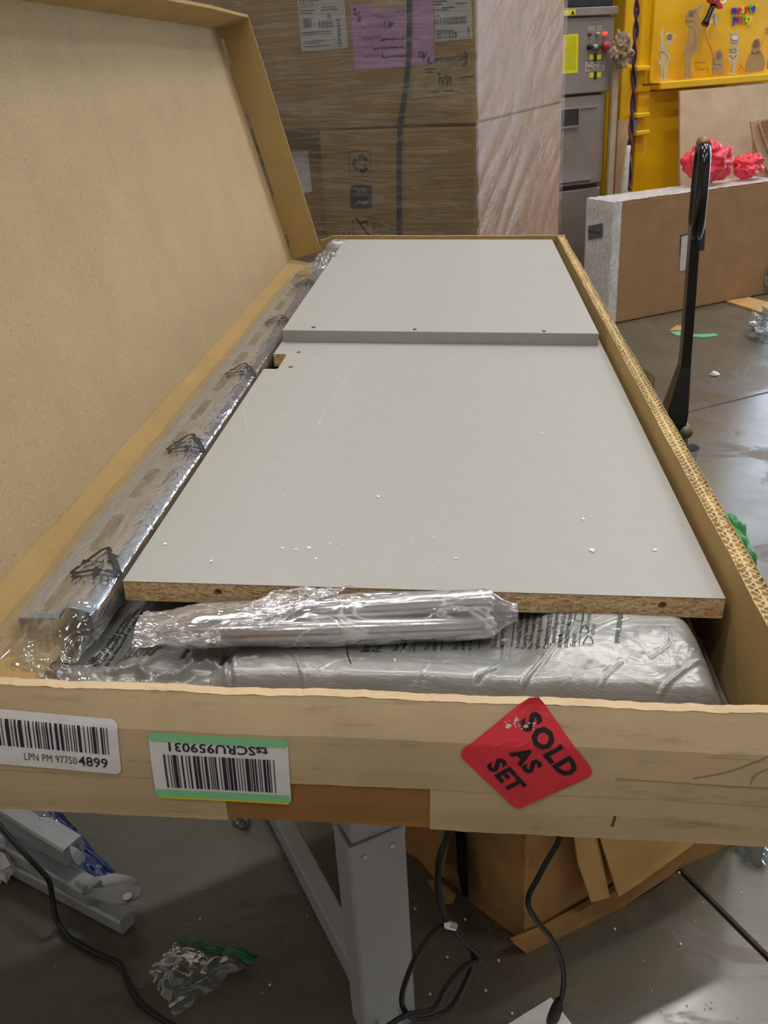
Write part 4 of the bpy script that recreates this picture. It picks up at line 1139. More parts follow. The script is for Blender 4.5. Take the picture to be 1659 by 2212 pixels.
def lump(c, r, seed, nz_s=3.0, amp=0.4, n=14, m=20, squash=(1, 1, 1)):
    def fn(b, a):
        d = Vector((math.cos(b) * math.cos(a), math.cos(b) * math.sin(a), math.sin(b)))
        k = r * (1 + amp * noise.noise(d * nz_s + Vector((seed, 0, 0))) + amp * .5 * noise.noise(d * nz_s * 2.7 + Vector((0, seed, 0))))
        return (c[0] + d.x * k * squash[0], c[1] + d.y * k * squash[1], max(0.001, c[2] + d.z * k * squash[2]))
    return G().grid(fn, frange(-math.pi / 2 + .02, math.pi / 2 - .02, n), [2 * math.pi * k / m for k in range(m)], wrap=True)
c3 = zp(2, 1852, 0.035)
solo('foam_scrap', 'crumbly white foam scrap on the floor at the left edge', 'scrap', ROOM, (c3[0], c3[1], 0), lump(c3, 0.042, 2.0, 5.0, 0.6), WHITE)
c3 = zp(1622, 1822, 0.018)
solo('plastic_scrap', 'crumpled clear plastic scrap on the floor beside the worn carton', 'scrap', ROOM, (c3[0], c3[1], 0), lump(c3, 0.026, 5.0, 6.0, 0.8, 12, 16, (0.8, 1.4, 0.8)), FILM_BAG)
c3 = zp(520, 1762, 0.012)
solo('plastic_scrap', 'small clear plastic scrap on the floor left of the desk leg', 'scrap', ROOM, (c3[0], c3[1], 0), lump(c3, 0.018, 8.0, 5.0, 0.8, 10, 14, (1, 1.4, 0.7)), FILM_BAG)
g = G()
rnd = random.Random(3)
specks = [(897, 1963), (1005, 1986), (966, 2068), (1077, 2075), (1049, 2140), (929, 2148), (1106, 2190), (1467, 1885), (1470, 2040), (1328, 2007), (432, 1985), (583, 2128), (410, 1995), (118, 2088)] + [(rnd.uniform(300, 720), rnd.uniform(1780, 2200)) for k in range(14)] + [(rnd.uniform(1250, 1650), rnd.uniform(1900, 2200)) for k in range(14)]
for i, (px, py) in enumerate(specks):
    c3 = zp(px, py, 0.002); r = 0.0028 if i < 12 else 0.0013
    q = lump(c3, r, i, 2.0, 0.2, 5, 6); g.add(q.v, q.f)
solo('foam_beads', 'tiny white foam beads and crumbs scattered on the floor', 'debris', ROOM, (0.4, 1.0, 0), g, WHITE, kind='stuff')

# ================================================================== behind: wrapped pallet stack
def sp_(px, py, y=0.0): return at(px, py, STACK, 1, y)
pal = thing('wooden_pallet', 'wooden pallet under the stretch-wrapped stack of cartons', 'pallet', STACK, (-0.55, 0.55, 0))
PW = plain('pallet_wood', (176, 140, 96), 0.8, 0, 0.15, 14)
for k in range(7): part('deck_board', G().box((-1.15, 0.02 + 0.155 * k, 0.122), (0.0, 0.13 + 0.155 * k, 0.142)), PW, pal)
for x in (-1.15, -0.62, -0.09):
    part('stringer', G().box((x, 0.02, 0.0), (x + 0.09, 1.06, 0.121)), PW, pal)
SEAM = sp_(1010, 268)[2]
LX = sp_(688, 300)[0]
def stack_carton(label, a, b, mat=KR_STACK, name='shipping_carton'):
    t = thing(name, label, 'carton', STACK, ((a[0] + b[0]) / 2, (a[1] + b[1]) / 2, a[2]))
    bd = part('body', G().rbox(a, b, 0.008), mat, t)
    return t, bd
SZ = SEAM - 0.003
c_top, b_top = stack_carton('large wrapped carton on top of the stack, with shipping labels and a purple sheet', (-1.10, 0.0, SEAM - 0.004), (0.0, 1.08, 2.02))
c_low, b_low = stack_carton('wrapped carton with printed handling symbols below the labelled one', (LX, 0.0, 0.56), (0.0, 1.08, SZ - 0.003), KR_STACK)
c_lft, b_lft = stack_carton('wrapped carton at the left of the stack, half hidden by the raised lid', (-1.10, 0.10, 0.56), (LX - 0.02, 1.06, SZ - 0.003), KR_STACK)
c_bot, b_bot = stack_carton('bottom carton of the wrapped stack, standing on the pallet', (-1.10, 0.02, 0.144), (0.0, 1.08, 0.555), KR_STACK)
FRONT = (0, -1, 0)
def quadpart(name, pix, mat, parent, y, t=0.0012, label=None):
    pts = [sp_(x, yy, y) for x, yy in pix]
    return part(name, G().prism(pts, 1, y - t, y), mat, parent, label=label)
Y1 = -0.0005
def lines(g, rows, y, h=0.004):
    for x0, y0, x1, y1 in rows:
        p, q = sp_(x0, y0, y), sp_(x1, y1, y)
        g.add([(p[0], y, p[2] - h / 2), (q[0], y, q[2] - h / 2), (q[0], y, q[2] + h / 2), (p[0], y, p[2] + h / 2)], [(0, 1, 2, 3)])
    return g
def st_text(s, size, px, py, y, bold=0.0, ang=0.0, slant=0.0):
    p = sp_(px, py, y); c, d = math.cos(math.radians(ang)), math.sin(math.radians(ang))
    return text(s, size, bold).map(lambda q: (p[0] + q[0] * c - q[1] * d, y, p[2] + q[0] * d + q[1] * c))
def rect_bars(g, px0, py0, px1, py1, y, n, seed, vertical=True):
    r = random.Random(seed); p, q = sp_(px0, py0, y), sp_(px1, py1, y)
    x = 0.0
    while x < 1:
        w = min(r.uniform(.3, 1.4) / n, 1 - x)
        if vertical: a, b, c, d = lerp(p[0], q[0], x), lerp(p[0], q[0], x + w), q[2], p[2]
        else: a, b, c, d = p[0], q[0], lerp(q[2], p[2], x), lerp(q[2], p[2], x + w)
        g.add([(a, y, c), (b, y, c), (b, y, d), (a, y, d)], [(0, 1, 2, 3)]); x += w + r.uniform(.3, .9) / n
    return g
Y2 = Y1 - 0.0016
lb = quadpart('shipping_label', [(642, -12), (742, -20), (752, 104), (652, 112)], LABEL_GREY, c_top, Y1, label='white shipping label with barcodes')
g = rect_bars(G(), 654, 40, 674, 60, Y2, 7, 1); rect_bars(g, 688, 46, 720, 59, Y2, 11, 2); rect_bars(g, 727, 40, 738, 99, Y2, 16, 3, False); rect_bars(g, 706, 30, 716, 40, Y2, 5, 4)
part('barcode', g, INK_GREY, lb)
g = lines(G(), [(648, 24, 682, 22), (648, 29, 676, 28), (694, 16, 726, 14), (692, 22, 730, 20), (654, 71, 716, 67), (654, 75, 718, 72), (656, 90, 700, 87), (656, 94, 690, 92), (658, 101, 712, 98)], Y2, 0.0028)
q = st_text('WUEL2008P', 0.024, 646, 8, Y2, 0.01, 3); g.add(q.v, q.f); q = st_text('GEU/S', 0.020, 647, 18, Y2, 0.0, 3); g.add(q.v, q.f)
part('lettering', g, INK_GREY, lb)
lb = quadpart('purple_sheet', [(757, 10), (936, 0), (938, 140), (767, 152)], PURPLE, c_top, Y1, label='purple packing sheet with handwriting')
g = G()
for s, size, px, py, b in (('MASTERPRO', 0.020, 808, 41, 0.0), ('INSTALLER :', 0.0155, 782, 65, 0.0), ('VENDOR#', 0.0150, 783, 88, 0.014), ('PO #', 0.0150, 785, 107, 0.004), ('INVOICE #', 0.0145, 787, 126, 0.004)):
    q = st_text(s, size, px, py, Y2, b, 3); g.add(q.v, q.f)
part('lettering', g, INK_GREY, lb)
g = G()
def scrib(pix, w=0.0045):
    g.ribbon([(p[0], Y2 - 0.0004, p[2]) for p in spline([sp_(x, y, Y2) for x, y in pix], 4)], w, FRONT)
scrib([(762, 22), (768, 18), (768, 26), (763, 30), (770, 30)]); scrib([(768, 34), (778, 24)]); scrib([(772, 36), (778, 34), (776, 42), (772, 46), (780, 44)])
scrib([(833, 46), (829, 58), (836, 60), (842, 50), (838, 47)]); scrib([(842, 62), (846, 48), (850, 52), (842, 56)])
for y0, x0, x1, am in ((86, 822, 906, 4), (104, 808, 872, 3), (123, 824, 886, 4)):
    r = random.Random(y0); xx = x0; pp = []
    while xx < x1: pp.append((xx, y0 - (xx - x0) * .04 + r.uniform(-am, am) * r.random())); xx += r.choice((-0.8, 0.6, 1.4, 2.2, 3.0))
    scrib(pp, 0.0036)
scrib([(906, 112), (904, 126)]); scrib([(909, 112), (915, 116), (909, 124), (916, 122)]); scrib([(914, 130), (922, 112)]); scrib([(922, 128), (928, 124), (924, 134), (932, 136)])
part('handwriting', g, INK_BLUE, lb)
quadpart('tape_strip', [(803, -10), (878, -14), (880, 12), (806, 16)], MASK_TAPE, c_top, Y1 - 0.0016)
lb = quadpart('shipping_label', [(938, -6), (1018, -14), (1020, 84), (940, 90)], LABEL_GREY, c_top, Y1 - 0.0006, label='white delivery label beside the purple sheet')
g = rect_bars(G(), 938, 41, 963, 50, Y2 - .001, 8, 5); rect_bars(g, 965, 38, 1007, 50, Y2 - .001, 30, 6); rect_bars(g, 942, 71, 988, 81, Y2 - .001, 14, 7); rect_bars(g, 1010, 58, 1014, 80, Y2 - .001, 6, 8, False)
lines(g, [(938, 4, 966, 2), (938, 10, 954, 9), (955, 17, 982, 15), (938, 22, 970, 21), (985, 8, 1008, 6), (938, 35, 950, 34), (941, 67, 980, 66), (942, 96, 968, 95)], Y2 - .001, 0.0036)
part('barcode', g, INK_GREY, lb)
lb = quadpart('faded_print', [(880, 150), (1028, 108), (1030, 180), (1016, 200), (893, 212)], plain('faded_label', (182, 160, 122), 0.7), c_top, Y1, label='faded stamped label under the wrap')
g = G()
def scrib2(pix, w=0.006): g.ribbon([(p[0], Y2, p[2]) for p in spline([sp_(x, y, Y2) for x, y in pix], 4)], w, FRONT)
scrib2([(982, 124), (992, 118), (1000, 126), (990, 132)]); scrib2([(1004, 110), (1004, 140), (996, 142)]); scrib2([(998, 120), (1012, 118)]); scrib2([(1010, 114), (1008, 138)])
scrib2([(944, 158), (950, 160), (948, 182)]); scrib2([(956, 166), (956, 184)]); scrib2([(964, 162), (966, 186), (972, 164), (974, 184)]); scrib2([(946, 170), (974, 166)])
q = st_text('P208BO1K12', 0.026, 940, 138, Y2, 0.006, 2); g.add(q.v, q.f)
lines(g, [(918, 150, 940, 148), (920, 158, 938, 156), (930, 200, 948, 198), (958, 198, 980, 195), (992, 168, 1024, 164)], Y2, 0.005)
part('lettering', g, INK_GREY, lb)
# handling symbols on the lower carton
def sym(pts_list, w, parent, name='handling_symbol'):
    g = G()
    for pix in pts_list: g.ribbon([sp_(x, y, Y1 - .0004) for x, y in pix], w, FRONT)
    return part(name, g, INK_BLUE, parent)
def rrpix(x0, y0, x1, y1, r=7):
    o = []
    for cx, cy_, a0 in ((x1 - r, y0 + r, -90), (x1 - r, y1 - r, 0), (x0 + r, y1 - r, 90), (x0 + r, y0 + r, 180)):
        for k in range(4): a = math.radians(a0 + 30 * k); o.append((cx + r * math.cos(a), cy_ + r * math.sin(a)))
    return o + o[:1]
sym([rrpix(754, 326, 800, 381)], 0.0022, c_low, 'symbol_frame')
sym([[(773, 342), (781, 338), (789, 342), (792, 348)], [(786, 358), (792, 364), (784, 371), (776, 368)], [(772, 366), (763, 358), (764, 349), (770, 345)]], 0.014, c_low)
pg = part('symbol_panel', G().prism([sp_(x, y, Y1) for x, y in rrpix(757, 399, 804, 451)[:-1]], 1, Y1 - 0.0005, Y1), INK_BLUE, c_low)
g = G()
for pix in ([(768, 408), (776, 414), (784, 408), (792, 414)], [(769, 440), (777, 434), (785, 441), (793, 434)], [(770, 412), (790, 411)], [(771, 437), (792, 437)]): g.ribbon([sp_(x, y, Y1 - .0012) for x, y in pix], 0.007, FRONT)
part('figure', g, KR_STACK, pg)
sym([rrpix(762, 469, 808, 540)], 0.0022, c_low, 'symbol_frame')
sym([[(768, 470), (800, 512)], [(780, 482), (792, 478), (794, 490)], [(774, 505), (768, 520), (780, 530), (798, 528)]], 0.007, c_low)
sym([[(730, 504), (730, 512)], [(742, 502), (742, 512)], [(754, 500), (754, 512)], [(728, 511), (757, 510)]], 0.005, c_low)
quadpart('printed_sheet', [(630, 328), (665, 326), (674, 414), (648, 418)], LABEL, c_lft, 0.0995)
# strap and stretch wrap
sx = [sp_(x, y, -0.006) for x, y in ((884, -60), (884, 0), (884, 60), (882, 130), (876, 190), (868, 240), (864, 275), (862, 330), (862, 420), (862, 520), (862, 620))]
g = G().ribbon(spline(sx, 4), 0.017, FRONT); n = len(g.v)
g.add([(x, y - 0.0012, z) for x, y, z in g.v], [tuple(f) for f in g.f])
solo('packing_strap', 'dark strap running down the front of the wrapped stack', 'strap', STACK, (sx[-1][0], -0.004, 0.66), g, plain('strap_grey', (58, 68, 76), 0.5))
wrapt = thing('stretch_wrap', 'wrinkled clear stretch film wound round the stack of cartons', 'plastic wrap', STACK, (-0.55, 0.5, 0.15))
def wf(x, z):
    return (x, -0.014 - 0.007 * abs(nz(x * 2.2 + z * 1.2, z * 9, 2.0)) - 0.002 * abs(nz(x * 5, z * 26, 3.0)) - 0.012 * smooth(-0.35, 0.0, x) * math.exp(-((z - SEAM - 0.03) / 0.05) ** 2) * (0.5 + abs(nz(x * 9, z * 16, 5.0))), z)
part('front_film', G().grid(wf, frange(-1.12, 0.010, 120), frange(0.30, 2.03, 260)), WRAP, wrapt, True)
def ws(y, z):
    q = z - 0.55 * y
    return (0.010 + 0.006 * abs(nz(q * 9, y * 3.0, 2.0)) + 0.004 * abs(nz(q * 30, y * 8, 3.0)) * smooth(-0.1, 0.4, nz(y * 3, z * 3, 6.0)), y, z)
part('side_film', G().grid(ws, frange(-0.02, 1.10, 160), frange(0.30, 2.03, 220)), WRAP_SIDE, wrapt, True)
# paler sheets over the right-hand faces of the two front cartons
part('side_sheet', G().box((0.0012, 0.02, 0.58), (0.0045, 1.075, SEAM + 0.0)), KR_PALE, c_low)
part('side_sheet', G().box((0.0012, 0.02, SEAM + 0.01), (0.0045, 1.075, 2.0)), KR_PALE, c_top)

# ================================================================== behind: steel control cabinet
CV = 4.70
cab = thing('control_cabinet', 'brushed steel machine control cabinet with buttons, behind the wrapped stack', 'cabinet', ROOM, (3.45, 4.95, 0))
u_r = rpt(1326, 100, CV)[0]; u_l = u_r - 0.56
z_t, z_s, z_m = rpt(1280, 35, CV)[2], rpt(1280, 203, CV)[2], rpt(1260, 407, CV)[2]
part('control_box', G().rbox((u_l, CV, z_s + 0.006), (u_r, CV + 0.4, z_t), 0.006), STEEL, cab)
part('door_panel', G().rbox((u_l, CV + 0.012, z_m + 0.02), (u_r - 0.03, CV + 0.4, z_s - 0.006), 0.006), STEEL, cab)
part('door_panel', G().rbox((u_l, CV + 0.02, 0.02), (u_r - 0.03, CV + 0.4, z_m - 0.006), 0.006), STEEL, cab)
part('body', G().box((u_l, CV + 0.03, 0.0), (u_r - 0.05, CV + 0.45, z_t)), STEEL_DARK, cab)
part('top_housing', G().rbox((u_l, CV - 0.01, z_t + 0.045), (u_r - 0.02, CV + 0.4, 2.1), 0.006), STEEL_DARK, cab)
part('top_ledge', G().rbox((u_l, CV - 0.02, z_t + 0.003), (u_r + 0.005, CV + 0.4, z_t + 0.044), 0.004), STEEL, cab)
part('raised_edge', G().rbox((u_l + 0.1, CV + 0.004, z_s - 0.075), (u_r - 0.09, CV + 0.013, z_s - 0.062), 0.003), STEEL, cab)
h0, h1 = rpt(1190, 240, CV), rpt(1249, 272, CV)
hd = part('handle_recess', G().box((h0[0], CV + 0.002, h1[2]), (h1[0], CV + 0.0125, h0[2])), STEEL_DARK, cab)
part('handle_rim', G().rbox((h0[0], CV - 0.004, h1[2] - 0.008), (h1[0] + 0.008, CV + 0.006, h1[2] + 0.004), 0.002).rbox((h1[0], CV - 0.004, h1[2]), (h1[0] + 0.008, CV + 0.006, h0[2]), 0.002), STEEL, hd)
part('lower_groove', G().box((u_l + .05, CV + 0.008, z_m + 0.036), (u_r - 0.12, CV + 0.0118, z_m + 0.042)), STEEL_DARK, cab)
def cpix(name, pix, mat, v=CV - 0.0002, t=0.0012, parent=None):
    return part(name, G().prism([rpt(x, y, v) for x, y in pix], 1, v - t, v), mat, parent or cab)
yl = cpix('yellow_label', [(1214, 76), (1249, 73), (1248, 157), (1213, 160)], YELLOW_TAG)
g = G()
for k in range(16):
    a, b = rpt(1218, 82 + 4.6 * k, CV), rpt(1244, 80 + 4.6 * k, CV)
    g.add([(a[0], CV - 0.0016, a[2]), (b[0], CV - 0.0016, b[2]), (b[0], CV - 0.0016, b[2] + 0.0025), (a[0], CV - 0.0016, a[2] + 0.0025)], [(0, 1, 2, 3)])
part('fine_print', g, plain('olive_print', (150, 146, 24), 0.6), yl)
wl = cpix('warning_label', [(1216, 22), (1243, 20), (1243, 32), (1216, 34)], YELLOW_TAG, CV - 0.0202)
part('warning_triangle', G().prism([rpt(x, y, CV - 0.0216) for x, y in ((1233, 31), (1242, 31), (1237, 22))], 1, CV - 0.0222, CV - 0.0214), INK, wl)
def ctext(s, size, px, py, mat, bold, parent, v=CV - 0.002, ang=2.0, align='LEFT'):
    p = rpt(px, py, v); c, d = math.cos(math.radians(ang)), math.sin(math.radians(ang))
    return part('lettering', text(s, size, bold, align).map(lambda q: (p[0] + q[0] * c - q[1] * d, v, p[2] + q[0] * d + q[1] * c)), mat, parent)
PALE = plain('pale_marking', (196, 190, 184), 0.6)
ctext('480 SS', 0.036, 1269, 67, PALE, 0.01, cab, CV - 0.0006, 0)
pp = cpix('name_plate', [(1265, 133), (1307, 130), (1305, 152), (1264, 155)], PALE)
ctext('POWER', 0.034, 1269, 142, INK, 0.012, pp, CV - 0.0016, 0)
ctext('PACKER', 0.032, 1266.5, 153.5, INK, 0.012, pp, CV - 0.0016, 0)
def knob(name, px, py, r, mat, depth, parent=cab):
    c = rpt(px, py, CV); return part(name, G().tube([(c[0], CV, c[2]), (c[0], CV - depth * .8, c[2]), (c[0], CV - depth, c[2])], [r, r, r * .7], 16), mat, parent, True)
b1 = knob('indicator_lamp', 1273, 74, 0.0085, plain('dark_red_lens', (120, 64, 64), 0.3), 0.02); b2 = knob('indicator_lamp', 1289, 73, 0.0085, PALE, 0.02); b3 = knob('indicator_lamp', 1304, 73, 0.010, LED, 0.022)
knob('selector_switch', 1272, 102, 0.014, INK, 0.03); knob('green_button', 1289, 101, 0.014, plain('green_button', (36, 110, 60), 0.4), 0.025); knob('white_button', 1282, 101, 0.012, PALE, 0.028); knob('stop_button', 1305, 99, 0.022, plain('red_button', (206, 60, 80), 0.4), 0.035)
for y0 in (123, 162):
    for x0 in (1279, 1293):
        cpix('yellow_tag', [(x0 - 5.5, y0 - 5), (x0 + 5.5, y0 - 6), (x0 + 5, y0 + 5), (x0 - 6, y0 + 6)], YELLOW_TAG, CV - 0.0004)
    cpix('black_arrow', [(1283, y0 - 8), (1289, y0 - 8), (1289, y0 + 9), (1282, y0 + 9)], INK, CV - 0.0018)

# ================================================================== behind: yellow baler
BV = 4.80
bal = thing('baling_machine', 'bright yellow steel baling machine with a ledge across its door', 'machine', ROOM, (4.5, 5.2, 0))
ua = rpt(1404, 100, BV)[0]; ue = rpt(1690, 100, BV)[0]
zl0, zl1 = rpt(1420, 193, BV)[2], rpt(1420, 176, BV)[2]
ub = rpt(1345, 100, BV)[0]
part('machine_body', G().box((ub - 0.02, BV + 0.10, 0.0), (ue + 0.10, BV + 0.95, 2.35)), YELLOW, bal)
part('door_panel', G().rbox((ua - 0.02, BV + 0.03, zl0), (ue, BV + 0.10, 2.3), 0.006), YELLOW, bal)
part('door_stile', G().rbox((ua - 0.10, BV - 0.03, zl0 - 0.01), (ua + 0.006, BV + 0.10, 2.3), 0.008), YELLOW, bal)
part('door_rib', G().rbox((ua - 0.03, BV - 0.055, zl1), (ua - 0.008, BV - 0.03, 2.3), 0.004), YELLOW, bal)
part('ledge', G().rbox((ua + 0.015, BV - 0.10, zl0), (ue, BV + 0.04, zl1), 0.006), YELLOW, bal)
part('corner_post', G().rbox((ub, BV - 0.01, 0.0), (rpt(1378, 100, BV)[0], BV + 0.10, 2.3), 0.006), YELLOW, bal)
part('corner_post', G().rbox((rpt(1372, 250, BV)[0], BV - 0.02, 0.0), (rpt(1397, 250, BV)[0], BV + 0.10, zl0 + 0.03), 0.006), YELLOW, bal)
part('lower_panel', G().rbox((rpt(1393, 300, BV)[0], BV + 0.0, 0.0), (rpt(1560, 300, BV)[0], BV + 0.10, zl0 - 0.008), 0.004), YELLOW, bal)
for py in (148, 249, 287):
    p = rpt(1382, py, BV - 0.05)
    part('hinge_lug', G().rbox((p[0] - 0.045, BV - 0.08, p[2] - 0.014), (p[0] + 0.055, BV - 0.01, p[2] + 0.014), 0.006), YELLOW, bal)
p = rpt(1400, 182, BV - 0.06); part('latch_gap', G().box((p[0] - 0.05, BV - 0.09, p[2] - 0.006), (p[0] + 0.05, BV - 0.07, p[2] + 0.004)), STEEL_DARK, bal)
p = rpt(1371, 271, BV - 0.05); part('latch_block', G().rbox((p[0] - 0.018, BV - 0.06, p[2] - 0.035), (p[0] + 0.018, BV - 0.012, p[2] + 0.035), 0.004), STEEL, bal)
DOODLE = plain('dark_marker_on_yellow', (196, 146, 10), 0.6)
g = G()
for pix in ([(1501, 135), (1504, 152), (1528, 150), (1526, 134), (1501, 135)], [(1506, 138), (1510, 136)], [(1514, 137), (1519, 135)], [(1506, 146), (1516, 150), (1524, 145)], [(1600, 140), (1596, 150), (1602, 158), (1606, 148), (1600, 140)], [(1532, 146), (1528, 152), (1530, 158)]):
    g.ribbon([rpt(x, y, BV + 0.0295) for x, y in pix], 0.005, FRONT)
part('marker_doodle', g, DOODLE, bal, kind='stuff')
# cut-out figures leaning on the ledge
KV = BV - 0.06
def px_c4(x, y): return (1400 + x / 6.405, y / 6.405)      # measured on an enlarged crop of the door
def figure(label, outline, mat, details, v=KV, extra=()):
    pts = [rpt(*px_c4(*q), v) for q in outline]
    b = min(p[2] for p in pts)
    t = thing('cardboard_figure', label, 'figure', ROOM, (sum(p[0] for p in pts) / len(pts), v, b), 'cut-out figures on the yellow ledge')
    part('body', G().prism(pts, 1, v - 0.005, v), mat, t)
    if details:
        g = G()
        for pix, w in details: g.ribbon([rpt(*px_c4(*q), v - 0.0056) for q in pix], w, FRONT)
        part('drawn_lines', g, INK_GREY, t, kind='stuff')
    for pix, mm, nm in extra:
        part(nm, G().prism([rpt(*px_c4(*q), v - 0.006) for q in pix], 1, v - 0.0075, v - 0.0052), mm, t)
    return t
def circ(cx, cy_, rx, ry=None, n=14): ry = ry or rx; return [(cx + rx * math.cos(2 * math.pi * k / n), cy_ + ry * math.sin(2 * math.pi * k / n)) for k in range(n + 1)]
figure('pale cardboard figure with a raised arm and stalk eye, leftmost on the ledge',
       [(150, 1120), (170, 1060), (172, 930), (140, 870), (136, 850), (165, 840), (175, 800), (150, 760), (150, 700), (165, 660), (160, 600), (158, 470), (180, 420), (215, 380), (205, 450), (195, 500), (215, 520), (212, 545), (190, 550), (200, 610), (235, 600), (250, 560), (235, 520), (250, 470), (290, 445), (330, 460), (345, 490), (380, 475), (385, 505), (345, 530), (320, 580), (270, 640), (265, 700), (300, 770), (300, 810), (260, 880), (255, 940), (262, 1060), (295, 1110)], CUTOUT_PALE,
       [(circ(298, 515, 34, 36), 0.004), (circ(298, 515, 16, 18), 0.006), ([(190, 720), (240, 735)], 0.003), ([(240, 750), (275, 800), (240, 870)], 0.003), ([(215, 940), (212, 1100)], 0.003), ([(180, 700), (160, 760)], 0.003)])
figure('tall brown cardboard figure with a pointed hat and big belly on one leg',
       [(455, 1095), (490, 1050), (510, 960), (512, 810), (482, 760), (490, 700), (540, 590), (560, 470), (560, 370), (515, 330), (515, 200), (550, 150), (620, 130), (770, 40), (690, 200), (710, 260), (715, 400), (690, 620), (670, 740), (620, 760), (590, 810), (582, 940), (600, 1040), (640, 1075), (600, 1085), (540, 1080)], CUTOUT,
       [(circ(598, 190, 38, 42), 0.004), (circ(598, 195, 14, 16), 0.007), ([(530, 300), (545, 290), (560, 305), (580, 295), (600, 290), (620, 300)], 0.004), ([(640, 140), (670, 190)], 0.003), ([(650, 420), (655, 560), (620, 690)], 0.003), ([(560, 370), (620, 380), (640, 420)], 0.003)])
figure('small brown cardboard figure with one round eye, third from the left',
       [(870, 1050), (885, 1000), (880, 870), (900, 780), (930, 710), (970, 680), (1010, 690), (1030, 760), (1032, 900), (1035, 1000), (1040, 1030), (1000, 1045), (960, 1040), (955, 960), (945, 960), (940, 1045), (900, 1050)], CUTOUT,
       [(circ(975, 775, 36, 50), 0.004), (circ(975, 775, 16, 22), 0.006), ([(905, 880), (940, 900), (980, 890), (1015, 905)], 0.004), ([(890, 960), (945, 940)], 0.003)])
figure('pale cardboard figure with one large white eye and small horn',
       [(1100, 1030), (1120, 1005), (1150, 1000), (1120, 880), (1090, 820), (1095, 780), (1120, 740), (1110, 680), (1135, 620), (1135, 540), (1150, 500), (1105, 430), (1175, 465), (1240, 470), (1262, 520), (1250, 590), (1255, 680), (1245, 760), (1250, 800), (1225, 860), (1195, 1000), (1240, 1015), (1245, 1030)], CUTOUT_PALE,
       [(circ(1200, 520, 54, 40), 0.004), (circ(1200, 515, 14, 15), 0.007), ([(1130, 680), (1170, 700), (1190, 670), (1220, 690), (1215, 720), (1160, 730), (1130, 720)], 0.005), ([(1115, 780), (1150, 770), (1160, 810), (1200, 790), (1225, 760)], 0.005), ([(1160, 860), (1165, 1000)], 0.003), ([(1135, 580), (1180, 600), (1240, 590)], 0.003)],
       extra=((circ(1200, 520, 50, 37)[:-1], WHITE, 'eye'),))
figure('broad brown cardboard figure shaped like a bell, fifth from the left',
       [(1335, 990), (1345, 900), (1390, 760), (1425, 710), (1430, 620), (1470, 550), (1520, 530), (1545, 570), (1545, 690), (1590, 770), (1615, 850), (1612, 920), (1580, 985), (1480, 1000), (1360, 1008)], CUTOUT,
       [(circ(1490, 610, 38, 50), 0.004), (circ(1492, 612, 20, 28), 0.006), ([(1430, 715), (1480, 735), (1540, 700)], 0.004), ([(1425, 740), (1480, 750), (1545, 720)], 0.004)])
figure('cardboard figure cut off by the right edge of the view',
       [(1640, 960), (1645, 860), (1660, 780), (1690, 760), (1740, 800), (1750, 950), (1700, 965)], CUTOUT, [])
kn = thing('knife', 'black-handled knife with a red guard hanging on the yellow door', 'knife', ROOM, rpt(*px_c4(800, 360), BV - 0.02))
V_K = BV - 0.02
def kp(x, y): return rpt(*px_c4(x, y), V_K)
part('handle', G().tube([kp(905, 70), kp(880, 120), kp(840, 220), kp(805, 300), kp(785, 345)], [0.020, 0.017, 0.018, 0.022, 0.026], 14), GLOSS_BLACK, kn, True)
part('guard', G().prism([kp(*q) for q in ((820, -10), (845, 40), (900, 60), (960, 110), (990, 125), (1000, 90), (960, 30), (940, -30), (880, -40))], 1, V_K - 0.022, V_K + 0.012), plain('red_guard', (206, 40, 60), 0.35), kn)
part('blade', G().prism([kp(*q) for q in ((850, -40), (860, 20), (900, 10), (930, -40), (915, -130), (865, -130))], 1, V_K - 0.030, V_K - 0.024), CHROME, kn)
part('wire_loop', G().tube(spline([kp(*q) for q in ((985, 35), (1030, 45), (1065, 20), (1080, -20))], 5), 0.006, 8), WHITE, kn, True)
part('white_tag', G().prism([kp(*q) for q in ((905, 215), (925, 185), (945, 220), (940, 330), (925, 350), (910, 270))], 1, V_K - 0.006, V_K + 0.004), PALE, kn)
st = [rpt(*px_c4(*q), KV - 0.012) for q in ((885, 290), (840, 380), (808, 460), (830, 560), (880, 690), (925, 830))]
solo('orange_string', 'orange string hanging from the knife to the small cardboard figure', 'string', ROOM, st[-1], G().tube(spline(st, 6), 0.0055, 7), ORANGE, True)
st = [rpt(*px_c4(*q), KV - 0.022) for q in ((1550, 710), (1585, 570), (1615, 430))]
t = thing('flag_stick', 'little orange stick with a cardboard tip beside the bell-shaped figure', 'stick', ROOM, st[0])
part('stick', G().tube(st, 0.007, 7), ORANGE, t); part('tip', G().prism([rpt(*px_c4(*q), KV - 0.022) for q in ((1620, 390), (1665, 370), (1665, 480), (1625, 470))], 1, KV - 0.026, KV - 0.020), CUTOUT, t)
